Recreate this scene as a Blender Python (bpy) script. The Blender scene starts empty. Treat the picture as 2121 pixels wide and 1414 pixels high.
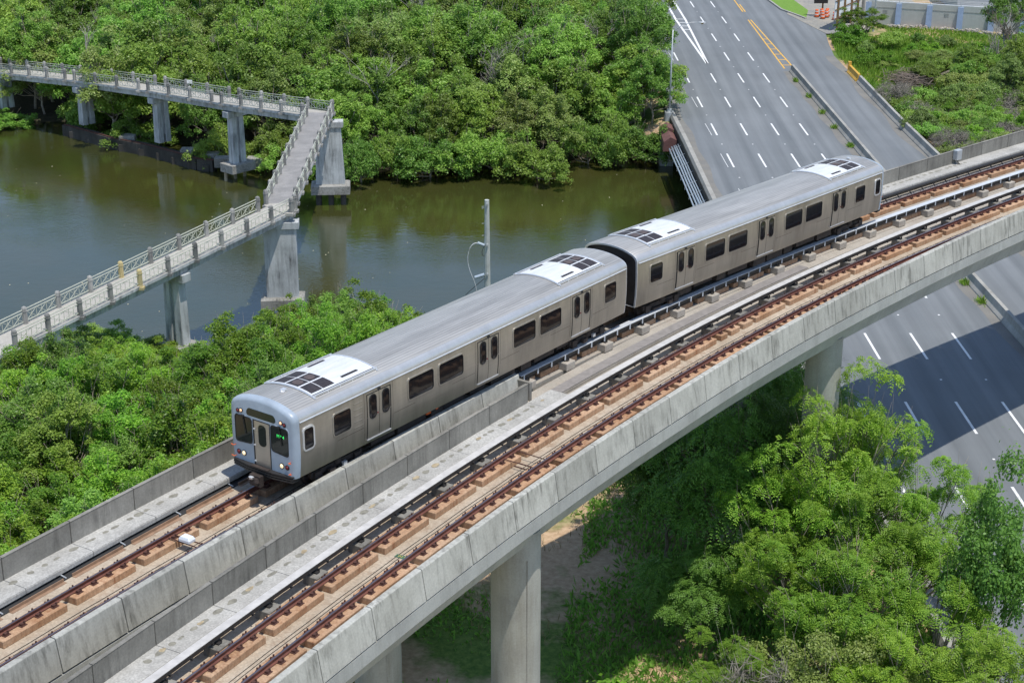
import bpy, bmesh, math, random
from math import sin, cos, pi, radians, atan2, sqrt, hypot
from mathutils import Vector, Matrix
import numpy as np
S = bpy.context.scene
COL = S.collection
# ---------------- camera, sky, sun, exposure ----------------
CAMZ = 26.1776
cam = bpy.data.cameras.new("camera"); co = bpy.data.objects.new("camera", cam); COL.objects.link(co)
cam.sensor_width = 36.0; cam.lens = 3468.13/2121*36.0; cam.clip_start = 1.0; cam.clip_end = 3000
co.location = (0, 0, CAMZ); co.rotation_euler = (pi/2-0.37172, 0, 0)
S.camera = co
SUN = Vector((0.22, -0.24, 1.0)).normalized()
W = bpy.data.worlds.new("World"); S.world = W; W.use_nodes = True
nt = W.node_tree
sky = nt.nodes.new("ShaderNodeTexSky"); sky.sky_type = 'NISHITA'; sky.sun_disc = False
sky.sun_elevation = math.asin(SUN.z); sky.sun_rotation = atan2(SUN.x, SUN.y)
sky.air_density = 1.0; sky.dust_density = 0.4; sky.ozone_density = 1.6
bg = nt.nodes["Background"]; bg.inputs[1].default_value = 0.15
nt.links.new(sky.outputs[0], bg.inputs[0])
sl = bpy.data.lights.new("sun", 'SUN'); sl.energy = 3.5; sl.angle = radians(0.5); sl.color = (1, .955, .885)
so = bpy.data.objects.new("sun", sl); COL.objects.link(so)
so.rotation_euler = (-SUN).to_track_quat('-Z', 'Y').to_euler(); so.location = (40, -30, 120)
S.view_settings.view_transform = 'Standard'; S.view_settings.look = 'None'
S.view_settings.exposure = 0.22; S.view_settings.gamma = 1.0; S.view_settings.use_curve_mapping = False
random.seed(11); np.random.seed(11)
RD = 16.0   # road level below the rails
ZR, ZG, ZW = -16.0, -17.0, -20.0

# ---------------- helpers ----------------
class MB:
    def __init__(s): s.v = []; s.f = []; s.m = []; s.cur = 0
    def add(s, vs, fs):
        o = len(s.v); s.v += [tuple(x) for x in vs]
        for f in fs: s.f.append([i+o for i in f]); s.m.append(s.cur)
        return s
    def box(s, c, d, M=None):
        x, y, z = d[0]/2, d[1]/2, d[2]/2
        vs = [Vector((a*x, b*y, e*z)) for a in (-1, 1) for b in (-1, 1) for e in (-1, 1)]
        if M is not None: vs = [M @ q for q in vs]
        vs = [q+Vector(c) for q in vs]
        return s.add(vs, [(0,1,3,2),(4,6,7,5),(0,4,5,1),(2,3,7,6),(0,2,6,4),(1,5,7,3)])
    def box2(s, a, b): return s.box([(p+q)/2 for p, q in zip(a, b)], [abs(q-p) for p, q in zip(a, b)])
    def bar(s, p, q, w, h=None):
        p = Vector(p); q = Vector(q); d = q-p; L = d.length
        if L < 1e-6: return s
        R = d.to_track_quat('Y', 'Z').to_matrix()
        return s.box((p+q)/2, (w, L, h or w), R)
    def tube(s, pts, r, n=8, caps=True):
        pts = [Vector(p) for p in pts]; rr = r if isinstance(r, (list, tuple)) else [r]*len(pts)
        rings = []
        for i, p in enumerate(pts):
            d = (pts[min(i+1, len(pts)-1)]-pts[max(i-1, 0)])
            if d.length < 1e-9: d = Vector((0, 0, 1))
            d.normalize()
            up = Vector((0, 0, 1)) if abs(d.z) < .95 else Vector((1, 0, 0))
            a = d.cross(up).normalized(); b = a.cross(d)
            rings.append([p+(a*cos(2*pi*k/n)+b*sin(2*pi*k/n))*rr[i] for k in range(n)])
        vs = [q for R in rings for q in R]; fs = []
        for i in range(len(pts)-1):
            for k in range(n):
                fs.append((i*n+k, i*n+(k+1) % n, (i+1)*n+(k+1) % n, (i+1)*n+k))
        if caps: fs += [tuple(range(n-1, -1, -1)), tuple((len(pts)-1)*n+k for k in range(n))]
        return s.add(vs, fs)
    def lathe(s, c, prof, n=16):
        c = Vector(c); vs = []; fs = []
        for (r, z) in prof: vs += [c+Vector((r*cos(2*pi*k/n), r*sin(2*pi*k/n), z)) for k in range(n)]
        for i in range(len(prof)-1):
            for k in range(n): fs.append((i*n+k, i*n+(k+1) % n, (i+1)*n+(k+1) % n, (i+1)*n+k))
        fs += [tuple(range(n-1, -1, -1)), tuple((len(prof)-1)*n+k for k in range(n))]
        return s.add(vs, fs)
    def prism(s, poly, off):
        n = len(poly); off = Vector(off); a = [Vector(p) for p in poly]; b = [p+off for p in a]
        return s.add(a+b, [tuple(range(n-1, -1, -1)), tuple(range(n, 2*n))]+[(i, (i+1) % n, n+(i+1) % n, n+i) for i in range(n)])
    def loft(s, rings, closed=True, caps=True):
        n = len(rings[0]); vs = [q for R in rings for q in R]; fs = []
        for i in range(len(rings)-1):
            for k in range(n if closed else n-1):
                fs.append((i*n+k, i*n+(k+1) % n, (i+1)*n+(k+1) % n, (i+1)*n+k))
        if caps and closed: fs += [tuple(range(n-1, -1, -1)), tuple((len(rings)-1)*n+k for k in range(n))]
        return s.add(vs, fs)

def empty(name, loc, rz=0):
    o = bpy.data.objects.new(name, None); COL.objects.link(o); o.location = loc; o.rotation_euler = (0, 0, rz)
    o.empty_display_size = .3
    return o
def tag(o, label=None, cat=None, group=None, kind=None):
    if label: o["label"] = label
    if cat: o["category"] = cat
    if group: o["group"] = group
    if kind: o["kind"] = kind
    return o
def wloc(o):
    p = Vector((0, 0, 0))
    while o is not None: p = p+o.location; o = o.parent
    return p
def build(name, mb, mats, parent=None, smooth=False, local=False, fix=True):
    me = bpy.data.meshes.new(name)
    off = Vector((0, 0, 0)) if (parent is None or local) else wloc(parent)
    me.from_pydata([tuple(Vector(q)-off) for q in mb.v] if off.length > 0 else mb.v, [], mb.f)
    ml = mats if isinstance(mats, (list, tuple)) else [mats]
    for m in ml: me.materials.append(m)
    if len(ml) > 1: me.polygons.foreach_set("material_index", mb.m)
    if fix:
        bm = bmesh.new(); bm.from_mesh(me); bmesh.ops.recalc_face_normals(bm, faces=bm.faces); bm.to_mesh(me); bm.free()
    if smooth: me.polygons.foreach_set("use_smooth", [True]*len(me.polygons))
    me.update()
    o = bpy.data.objects.new(name, me); COL.objects.link(o)
    if parent is not None: o.parent = parent
    return o
def bevel(o, w=.01, seg=1):
    m = o.modifiers.new("bevel", 'BEVEL'); m.width = w; m.segments = seg; m.limit_method = 'ANGLE'; m.angle_limit = radians(40)
    return o
def thing_mesh(name, mb, mats, loc, label, cat, group=None, kind=None, smooth=False):
    mb.v = [tuple(Vector(q)-Vector(loc)) for q in mb.v]
    o = build(name, mb, mats, None, smooth); o.location = loc
    return tag(o, label, cat, group, kind)

# ---------------- materials ----------------
class NM:
    def __init__(s, name):
        s.m = bpy.data.materials.new(name); s.m.use_nodes = True; s.t = s.m.node_tree; s.N = s.t.nodes; s.L = s.t.links
        s.p = s.N["Principled BSDF"]
    def n(s, t, **k):
        q = s.N.new(t)
        for a, b in k.items():
            if a.startswith("i"):
                q.inputs[int(a[1:])].default_value = b
            else: setattr(q, a, b)
        return q
    def l(s, a, b): s.L.new(a, b)
    def coords(s, kind):
        if kind == 'world': return s.n("ShaderNodeNewGeometry").outputs["Position"]
        return s.n("ShaderNodeTexCoord").outputs["Object"]
    def noise(s, co, scale=1, detail=4, sc=(1, 1, 1), rough=.6, off=(0, 0, 0)):
        mp = s.n("ShaderNodeMapping"); mp.inputs["Scale"].default_value = sc; mp.inputs["Location"].default_value = off
        s.l(co, mp.inputs[0])
        t = s.n("ShaderNodeTexNoise"); t.inputs["Scale"].default_value = scale; t.inputs["Detail"].default_value = detail
        t.inputs["Roughness"].default_value = rough
        s.l(mp.outputs[0], t.inputs["Vector"]); return t.outputs["Fac"]
    def ramp(s, f, stops):
        r = s.n("ShaderNodeValToRGB"); e = r.color_ramp.elements
        while len(e) < len(stops): e.new(.5)
        for q, (p, c) in zip(e, stops):
            q.position = p; q.color = (c[0], c[1], c[2], 1) if isinstance(c, (tuple, list)) else (c, c, c, 1)
        s.l(f, r.inputs[0]); return r.outputs[0]
    def mix(s, f, a, b, mode='MIX'):
        q = s.n("ShaderNodeMix"); q.data_type = 'RGBA'; q.blend_type = mode
        if hasattr(f, 'default_value') or hasattr(f, 'links'): s.l(f, q.inputs[0])
        else: q.inputs[0].default_value = f
        for v, i in ((a, 6), (b, 7)):
            if isinstance(v, (tuple, list)): q.inputs[i].default_value = (v[0], v[1], v[2], 1)
            else: s.l(v, q.inputs[i])
        return q.outputs[2]
    def bump(s, h, st=.3, d=.02):
        b = s.n("ShaderNodeBump"); b.inputs["Strength"].default_value = st; b.inputs["Distance"].default_value = d
        s.l(h, b.inputs["Height"]); s.l(b.outputs[0], s.p.inputs["Normal"]); return b
    def fin(s, col=None, rough=.8, metal=0, spec=.5):
        if col is not None:
            if isinstance(col, (tuple, list)): s.p.inputs["Base Color"].default_value = (col[0], col[1], col[2], 1)
            else: s.l(col, s.p.inputs["Base Color"])
        if isinstance(rough, (int, float)): s.p.inputs["Roughness"].default_value = rough
        else: s.l(rough, s.p.inputs["Roughness"])
        s.p.inputs["Metallic"].default_value = metal
        s.p.inputs["Specular IOR Level"].default_value = spec
        return s.m

def concrete(name, a, b, stain=(.06, .055, .045), samt=.6, sscale=1.0, speck=.25, vert=True, rough=.85, island=0.0):
    m = NM(name); co = m.coords('world')
    big = m.noise(co, .55, 5)
    col = m.mix(m.ramp(big, [(.35, 0.), (.65, 1.)]), a, b)
    fine = m.noise(co, 14, 3)
    col = m.mix(speck, col, m.ramp(fine, [(.3, .45), (.7, 1.25)]), 'MULTIPLY')
    st = m.noise(co, 2.2*sscale, 6, (1, 1, .1) if vert else (1, 1, 1), .7)
    pt = m.noise(co, .35*sscale, 3, off=(7, 3, 1))
    mk = m.n("ShaderNodeMath", operation='MULTIPLY'); m.l(m.ramp(st, [(.45, 0.), (.72, samt)]), mk.inputs[0]); m.l(m.ramp(pt, [(.35, .15), (.62, 1.)]), mk.inputs[1])
    col = m.mix(mk.outputs[0], col, stain)
    if island > 0:
        oi = m.n("ShaderNodeObjectInfo"); 
        col = m.mix(island, col, m.ramp(oi.outputs["Random"], [(0, .55), (1, 1.3)]), 'MULTIPLY')
    m.bump(fine, .25, .01)
    return m.fin(col, rough, 0, .3)
def plain(name, col, rough=.6, metal=0, var=.25, scale=3, spec=.5, kind='world', bump=0):
    m = NM(name); co = m.coords(kind); f = m.noise(co, scale, 5)
    c2 = m.mix(var, col, m.ramp(f, [(.3, .3), (.7, 1.5)]), 'MULTIPLY')
    if bump: m.bump(f, bump, .02)
    return m.fin(c2, rough, metal, spec)
def leaf(name, c1, c2, trans=.35, objvar=.25, rough=.5, c3=None):
    m = NM(name); g = m.n("ShaderNodeNewGeometry"); oi = m.n("ShaderNodeObjectInfo")
    st = [(0, c1), (1, c2)] if c3 is None else [(0, c1), (.8, c2), (1, c3)]
    col = m.ramp(g.outputs["Random Per Island"], st)
    hs = m.n("ShaderNodeHueSaturation")
    mr = m.n("ShaderNodeMapRange"); mr.inputs[3].default_value = .5-.010*objvar/.25; mr.inputs[4].default_value = .5+.022*objvar/.25
    m.l(oi.outputs["Random"], mr.inputs[0]); m.l(mr.outputs[0], hs.inputs["Hue"])
    mv = m.n("ShaderNodeMapRange"); mv.inputs[3].default_value = 1-objvar*1.3; mv.inputs[4].default_value = 1+objvar*1.3
    ml = m.n("ShaderNodeMath", operation='FRACT'); mm = m.n("ShaderNodeMath", operation='MULTIPLY'); mm.inputs[1].default_value = 7.31
    m.l(oi.outputs["Random"], mm.inputs[0]); m.l(mm.outputs[0], ml.inputs[0]); m.l(ml.outputs[0], mv.inputs[0]); m.l(mv.outputs[0], hs.inputs["Value"])
    m.l(col, hs.inputs["Color"])
    m.fin(hs.outputs[0], rough, 0, .35)
    tr = m.n("ShaderNodeBsdfTranslucent"); m.l(hs.outputs[0], tr.inputs[0])
    mx = m.n("ShaderNodeMixShader"); mx.inputs[0].default_value = trans
    m.l(m.p.outputs[0], mx.inputs[1]); m.l(tr.outputs[0], mx.inputs[2]); m.l(mx.outputs[0], m.N["Material Output"].inputs[0])
    return m.m

C_LIGHT = concrete("pale_panel_concrete", (.40, .395, .35), (.50, .495, .445), (.09, .088, .075), 1.0, 1.9, .25, island=.38)
C_EDGE = concrete("girder_concrete", (.37, .375, .355), (.46, .465, .435), (.2, .2, .17), .5, 1.2, .2)
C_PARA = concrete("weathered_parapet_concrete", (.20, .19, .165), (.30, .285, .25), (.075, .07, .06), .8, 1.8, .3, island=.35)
C_WALK = concrete("walkway_concrete", (.38, .37, .34), (.5, .49, .455), (.22, .21, .19), .5, 1.2, .55, vert=False)
C_FLOOR = concrete("deck_concrete", (.36, .33, .28), (.46, .42, .36), (.22, .15, .10), .5, 1.0, .4, vert=False)
C_FLOORR = concrete("rust_tinted_deck_concrete", (.41, .335, .245), (.50, .42, .32), (.22, .13, .075), .85, 1.6, .45, vert=False)
C_PLINTH = concrete("rust_stained_plinth_concrete", (.42, .245, .135), (.57, .385, .245), (.22, .075, .025), .9, 3.2, .5, island=.25)
C_PIER = concrete("pier_concrete", (.35, .345, .31), (.44, .435, .385), (.20, .18, .13), .6, 1.0, .2)
C_OLD = concrete("old_bridge_concrete", (.42, .44, .44), (.58, .60, .60), (.04, .04, .04), 1.0, 1.3, .25)
C_DECK = concrete("footbridge_deck_concrete", (.40, .38, .34), (.48, .46, .41), (.20, .19, .17), .6, .9, .4, vert=False)
C_DECK2 = concrete("grey_footbridge_deck", (.25, .245, .24), (.33, .32, .31), (.16, .16, .155), .6, .7, .4, vert=False)
C_POST = concrete("mouldy_post_concrete", (.22, .22, .21), (.42, .41, .38), (.045, .045, .042), .95, 2.0, .3, island=.5)
C_POSTY = concrete("ochre_post_concrete", (.52, .42, .20), (.55, .46, .25), (.2, .16, .08), .5, 2.0, .25)
C_CAP = concrete("tide_stained_pile_cap", (.26, .25, .22), (.40, .39, .36), (.03, .028, .025), 1.0, 2.6, .5, vert=False)
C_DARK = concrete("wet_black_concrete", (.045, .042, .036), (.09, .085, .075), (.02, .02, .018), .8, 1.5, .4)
C_KERB = concrete("road_barrier_concrete", (.30, .29, .26), (.42, .41, .37), (.15, .14, .12), .5, 1.2, .3)
C_PATCH = plain("patch_mortar", (.24, .23, .19), .9, 0, .5, 6)
C_PATCHO = plain("ochre_patch_mortar", (.38, .31, .2), .9, 0, .5, 6)
M_GAPSHADE = plain("painted_gap_shade", (.03, .03, .03), .9)
M_STRIP = plain("joint_cover_plate", (.26, .24, .225), .7, 0, .25, 4)
M_RAILH = plain("worn_rail", (.24, .20, .205), .28, .75, .3, 4)
M_RAIL = plain("rusty_rail", (.145, .05, .032), .7, .0, .4, 5)
M_CLIP = plain("rusty_clip", (.085, .036, .026), .8, 0, .5, 20)
M_PLANK = plain("grey_coverboard", (.52, .50, .47), .6, 0, .25, 3)
M_PLANKW = plain("white_coverboard", (.55, .57, .59), .45, 0, .2, 3)
M_BLACK = plain("black_steel", (.028, .026, .025), .55, 0, .4, 6)
M_BROWN = plain("brown_trough_plate", (.30, .19, .12), .7, 0, .4, 4)
M_ASPH = None
M_WHITE = plain("road_paint_white", (.78, .78, .76), .6, 0, .25, 2)
M_YELL = plain("road_paint_yellow", (.70, .40, .06), .6, 0, .3, 2)
M_GALV = plain("galvanised_steel", (.50, .52, .53), .45, .3, .15, 4)
M_PIPE = plain("blue_grey_pipe", (.42, .49, .55), .4, .3, .2, 3)
M_RUSTRED = plain("rusty_red_sheet", (.16, .075, .065), .75, 0, .4, 2)
M_RAILING = plain("pale_railing_paint", (.55, .56, .46), .6, 0, .2, 4)
M_BARK = plain("bark", (.18, .15, .12), .9, 0, .5, 5)
M_BARKL = plain("pale_bark", (.34, .29, .23), .9, 0, .4, 5)
M_DEAD = plain("dead_wood", (.38, .34, .30), .9, 0, .4, 5)
M_ORANGE = plain("orange_plastic", (.85, .15, .03), .5, 0, .1, 3)
M_WPLAS = plain("white_band", (.82, .8, .78), .5, 0, .1, 3)
M_TIMBER = plain("brown_timber", (.22, .13, .06), .85, 0, .4, 4)
M_WALLP = concrete("compound_wall_paint", (.50, .50, .46), (.56, .56, .52), (.36, .35, .32), .4, .6, .12)
M_BLUEP = plain("blue_pilaster_paint", (.28, .36, .50), .7, 0, .15, 2)
# ---------------- the two track centre lines ----------------
PHI = 1.379943; GR = -0.009512; OO = Vector((0, 47.1197)); UU = Vector((sin(PHI), cos(PHI))); NN = Vector((cos(PHI), -sin(PHI)))
TR = ((-14.03533, -46.562888, 14.583481, -1.993749, -1.799267), (-6.03904, -53.625921, 18.781227, -.452625, -3.891177))
def _lat(k, s):
    o, b, c2, c3, c4 = TR[k]; tc = max(-.78, min((.8, .68)[k], s/50)); t = tc
    y = o+b*t+c2*t*t+c3*t**3+c4*t**4; d = (b+2*c2*t+3*c3*t*t+4*c4*t**3)/50
    e = s-tc*50; q = .0055 if e > 0 else .003
    return y+d*e+.5*q*e*e, d+q*e
_tab = []
for k in (0, 1):
    ss = np.arange(-75, 90, .05); P = np.array([tuple(OO+UU*s+NN*_lat(k, s)[0]) for s in ss])
    dd = np.r_[0, np.cumsum(np.hypot(*np.diff(P, axis=0).T))]; dd -= np.interp(0, ss, dd); _tab.append((dd, ss))
def T(k, a, lat=0., h=0.):
    s = float(np.interp(a, *_tab[k])); y, d = _lat(k, s)
    t = (UU+NN*d).normalized(); n = Vector((t.y, -t.x)); p = OO+UU*s+NN*y+n*lat
    return Vector((p.x, p.y, GR*s+h))
def Tdir(k, a):
    u = (T(k, a+.05)-T(k, a-.05)).normalized(); n = Vector((u.y, -u.x, 0)).normalized(); return u, n, n.cross(u)
def TM(k, a, lat=0, h=0):
    u, n, w = Tdir(k, a); M = Matrix((n, u, w)).transposed().to_4x4(); M.translation = T(k, a, lat, h); return M
def sweep(mb, k, a0, a1, prof, step=1.0):
    n = max(1, int(math.ceil((a1-a0)/step-1e-6))); rings = []
    for i in range(n+1):
        a = a0+(a1-a0)*i/n; pr = prof(a) if callable(prof) else prof
        rings.append([T(k, a, l, h) for l, h in pr])
    mb.loft(rings); return mb
def rect(l0, l1, h0, h1): return [(l0, h0), (l1, h0), (l1, h1), (l0, h1)]
A0, A1 = -46., 74.
AE = 7.3         # where the wall between the tracks ends (track 2 chainage)
def ht1(a): return float(np.interp(a, (-25, -10, 3), (.34, .38, .48)))
def ht2(a): return float(np.interp(a, (12, 32, 44), (-.12, .14, .4)))
LT1, LT2 = 1.5, 1.5

via = empty("viaduct", T(1, 2.4, 0, ZG)); via.location.z = ZG
tag(via, "pale concrete railway viaduct curving across the picture on round columns under the train", "viaduct")
# girders
mb = MB()
sweep(mb, 0, A0, 3.2, lambda a: [(-1.98, -.45), (-1.98, -.3), (-1.78, -.3), (-1.78, -.32), (-1.12, -.32), (-1.12, -.45), (LT1-.26, -.45), (LT1-.26, ht1(a)-1.17), (LT1+.16, ht1(a)-1.17), (LT1+.16, ht1(a)-1.68), (LT1-.35, ht1(a)-1.72), (.75, -2.9), (-1.2, -2.9), (-2.3, -1.3), (-2.9, -.95), (-2.9, -.6), (-2.3, -.5)][::-1])
build("girder", mb, C_EDGE, via)
mb = MB(); sweep(mb, 0, A0, 3.2, rect(-1.11, LT1-.27, -.449, -.444)); sweep(mb, 0, A0, 3.2, rect(-1.70, -1.13, -.319, -.3155)); build("track_bed", mb, C_FLOORR, via)
mb = MB()
sweep(mb, 0, 3.2, A1, [(-1.98, -.45), (1.35, -.45), (1.35, -1.4), (.75, -2.9), (-1.2, -2.9), (-2.3, -1.3), (-2.9, -.95), (-2.9, -.6), (-2.3, -.5)][::-1])
build("girder", mb, C_FLOOR, via)
def g2(a):
    h = ht2(a)
    return [(-1.8, -.45), (LT2-.3, -.45), (LT2-.3, h-1.15), (LT2+.16, h-1.15), (LT2+.16, h-1.66), (LT2-.32, h-1.72), (.7, h-2.9), (-1.2, h-2.9), (-1.9, -1.4), (-2.62, -1.0), (-2.62, -.6), (-1.9, -.5)]
mb = MB(); sweep(mb, 1, A0, A1, g2); build("girder", mb, C_EDGE, via)
# thin floor sheets over the girders (track bed of each track, rust tinted)
mb = MB(); sweep(mb, 1, A0, A1, rect(-1.79, LT2-.31, -.449, -.444)); build("track_bed", mb, C_FLOORR, via)
mb = MB(); sweep(mb, 1, AE-.2, A1, rect(-3.75, -2.64, -.80, -.458)); sweep(mb, 1, AE-.2, A1, rect(-2.46, -1.81, -.80, -.458)); build("track_bed", mb, C_FLOOR, via)
mb = MB(); sweep(mb, 1, AE+.3, 30, rect(-3.18, -2.66, -.456, -.40)); build("joint_cover", mb, M_STRIP, via)
# panels : (track, first, last, pitch, profile, material, name)
def panels(name, k, a0, a1, pitch, prof, m, gap=.035, bv=.012):
    a = a0; i = 0
    while a < a1-.2:
        b = min(a+pitch, a1)
        mb = MB(); sweep(mb, k, a+gap/2, b-gap/2, prof, 1.0); bevel(build(name, mb, m, via), bv); a = b; i += 1
PARA = lambda L: [(L, 0.012), (L, .74), (L+.02, .8), (L-.13, .8), (L-.15, 0.74), (L-.15, -.75), (L-.02, -.75)]
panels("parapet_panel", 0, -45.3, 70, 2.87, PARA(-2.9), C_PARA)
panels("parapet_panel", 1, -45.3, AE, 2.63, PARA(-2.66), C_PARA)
panels("walkway_slab", 0, -45.3, 70, 2.87, [(-2.915, 0), (-1.96, 0), (-1.94, -.06), (-1.94, -.2), (-2.05, -.25), (-2.915, -.25)], C_WALK, .02, .008)
panels("walkway_slab", 1, -45.3, AE+1.6, 2.63, [(-2.675, 0), (-1.79, 0), (-1.77, -.06), (-1.77, -.2), (-1.85, -.25), (-2.675, -.25)], C_WALK, .02, .008)
OUT = lambda LT, hf: (lambda a: [(LT-.22, hf(a)), (LT-.03, hf(a)), (LT, hf(a)-.03), (LT+.17, hf(a)-1.1), (LT-.12, hf(a)-1.1), (LT-.24, hf(a)-.6)])
panels("outer_panel", 0, -46.3, 2.95, 2.75, OUT(LT1, ht1), C_LIGHT)
panels("outer_panel", 1, -45.6, 72, 2.84, OUT(LT2, ht2), C_LIGHT)
mb = MB(); M = TM(0, 2.86, 1.72, .3)
mb.box((0, 0, -.45), (.86, .16, .9)); mb.v = [tuple(M @ Vector(q)) for q in mb.v]; bevel(build("end_wall", mb, C_PARA, via), .015)
# patches on the walkways
for k, a0, a1, L, m in ((0, -23, -10.5, -2.55, C_PATCH), (1, -15, 7, -2.3, C_PATCH), (0, 33.5, 47, -2.55, C_PATCH), (1, -16, 7, -2.32, C_PATCHO)):
    rg = random.Random(k*7+int(a0)); a = a0
    while a < a1:
        a += rg.uniform(.35, .75) if m is C_PATCH else rg.uniform(1.2, 3.2)
        w, l = rg.uniform(.07, .13), rg.uniform(.11, .24); nn = 9
        pts = [T(k, a+l*cos(2*pi*i/nn)*rg.uniform(.8, 1.15), L+rg.uniform(-.02, .02)+w*sin(2*pi*i/nn)*rg.uniform(.8, 1.15), .004 if m is C_PATCH else .008) for i in range(nn)]
        mb = MB(); mb.add(pts, [tuple(range(nn))]); build("walkway_patch", mb, m, via)
# columns
for (x, y, r, ztop) in ((.14, 55.1, .94, -2.6), (-5.3, 57.1, .94, -2.8), (15.1, 75.25, .86, -2.8), (11.2, 78.0, .86, -3.0), (-14.2, 37.0, .94, -2.7), (-17.0, 41.0, .94, -2.8)):
    mb = MB(); hgt = ztop-(ZG-.3)
    prof = [(r, 0)]; z = 0
    prof += [(r, hgt)]
    mb.lathe((x, y, ZG-.3), prof, 48); o = build("column", mb, C_PIER, via, True)
    m = o.modifiers.new("es", 'EDGE_SPLIT'); m.split_angle = radians(50)
    mb = MB(); mb.bar((x+.45*r, y-.91*r, ztop-1), (x+.45*r, y-.885*r, ztop-9.5), .03); 
    if y < 70: build("drain_pipe", mb, C_KERB, via)
# track sets
def rail_prof(c): return [(c-.07, -.172), (c+.07, -.172), (c+.07, -.158), (c+.012, -.135), (c+.012, -.045), (c+.036, -.035), (c+.036, -.003), (c+.028, 0), (c-.028, 0), (c-.036, -.003), (c-.036, -.035), (c-.012, -.045), (c-.012, -.135), (c-.07, -.158)]
cl = MB(); cl.box((0, 0, .012), (.46, .24, .024)); cl.box((.14, 0, .055), (.1, .17, .075)); cl.box((-.14, 0, .055), (.1, .17, .075))
for sx in (-1, 1):
    cl.lathe((sx*.17, .05, .02), [(.03, 0), (.03, .13)], 6); cl.lathe((sx*.19, -.06, .02), [(.03, 0), (.03, .09)], 6)
clip_o = None
def make_track(k, label, phase):
    root = empty("railway_track", T(k, 0, 0, -.45)); tag(root, label, "railway track", "pair of tracks on the viaduct")
    for c in (-.7525, .7525):
        mb = MB(); sweep(mb, k, A0, A1, rail_prof(c), .8)
        mb.m = [0]*len(mb.f); nseg = int(math.ceil((A1-A0)/.8-1e-6))
        for i in range(nseg):
            for j in (6, 7, 8): mb.m[i*14+j] = 1
        build("rail", mb, [M_RAIL, M_RAILH], root)
    global clip_o
    a = phase
    while a < A1-3:
        for c in (-.7525, .7525):
            ln = 2.6
            segs = [(a, a+ln)]
            if k == 1 and 16.5 < a < 19.5: segs = [(a, a+.55), (a+.85, a+1.6), (a+1.9, a+2.7)]
            for (b0, b1) in segs:
                mb = MB(); sweep(mb, k, b0, b1, rect(c-.34, c+.36, -.448, -.198), 1.3)
                p = bevel(build("plinth", mb, C_PLINTH, root), .02)
                n = max(1, round((b1-b0)/.68))
                for i in range(n):
                    aa = b0+(b1-b0)*(i+.5)/n
                    if abs(aa) > 56: continue
                    if clip_o is None:
                        clip_o = build("rail_clip", cl, M_CLIP); o = clip_o
                    else:
                        o = clip_o.copy(); COL.objects.link(o)
                    o.parent = p; Mx = TM(k, aa, c, -.198); Mx.translation = Mx.translation-wloc(p); o.matrix_local = Mx
        a += 2.98
    mb = MB(); rg = random.Random(k)
    for l in (-.02, .12):
        mb.tube([T(k, a, l+.01*sin(a*1.7), -.43) for a in np.arange(A0, A1, 1.0)], .012, 4)
    build("signal_cable", mb, M_BLACK, root)
    return root
tk0 = make_track(0, "railway track under the train, rusty rails on stained concrete plinths", -45.7)
tk1 = make_track(1, "empty railway track nearest the camera, rusty rails on stained concrete plinths", -43.9)
# cross ties / jumper rods seen on track 2 at a=4.5
mb = MB()
for a, dz in ((3.55, -.15), (2.7, -.15), (3.2, -.42), (2.9, -.42)):
    mb.tube([T(1, a, -.7, dz), T(1, a-.05, .7, dz)], .02, 5)
thing_mesh("jumper_cable", mb, M_CLIP, T(1, 3.2, 0, -.42), "thin rusty jumper rods crossing the near track between its rails", "cable")
mb = MB(); g = [T(1, a, l, -.438) for a, l in ((1.9, .1), (2.6, .1), (2.6, .5), (1.9, .5))]
for i in range(7):
    mb.bar(T(1, 1.9+.11*i, .12, -.43), T(1, 1.9+.11*i, .5, -.43), .03)
thing_mesh("drain_grate", mb, M_BLACK, T(1, 2.2, .3, -.44), "small dark floor grate between the rails of the near track", "grate")
# green stencilled plate with faded yellow digits
plate = empty("marker_plate", T(1, -5.0, .22, -.44)); tag(plate, "small green plate with faded yellow digits lying between the near track's rails", "marker plate")
mb = MB(); M = TM(1, -5.0, .22, -.436); mb.box((0, 0, 0), (.62, .2, .012)); mb.v = [tuple(M @ Vector(q)) for q in mb.v]; build("plate", mb, plain("green_paint", (.07, .16, .09), .7), plate)
def text_obj(name, body, size, M, mat, parent, ext=.004):
    cu = bpy.data.curves.new(name, 'FONT'); cu.body = body; cu.size = size; cu.align_x = 'CENTER'; cu.align_y = 'CENTER'; cu.extrude = ext
    tmp = bpy.data.objects.new(name, cu); COL.objects.link(tmp); bpy.context.view_layer.update()
    me = bpy.data.meshes.new_from_object(tmp.evaluated_get(bpy.context.evaluated_depsgraph_get())); bpy.data.objects.remove(tmp)
    o = bpy.data.objects.new(name, me); me.materials.clear(); me.materials.append(mat); COL.objects.link(o)
    o.parent = parent
    if parent is not None:
        M = M.copy(); M.translation = M.translation-wloc(parent)
    o.matrix_local = M; return o
text_obj("lettering", "00 + 1", .16, TM(1, -5.0, .22, -.428), plain("faded_yellow", (.55, .45, .12), .7), plate)
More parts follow.
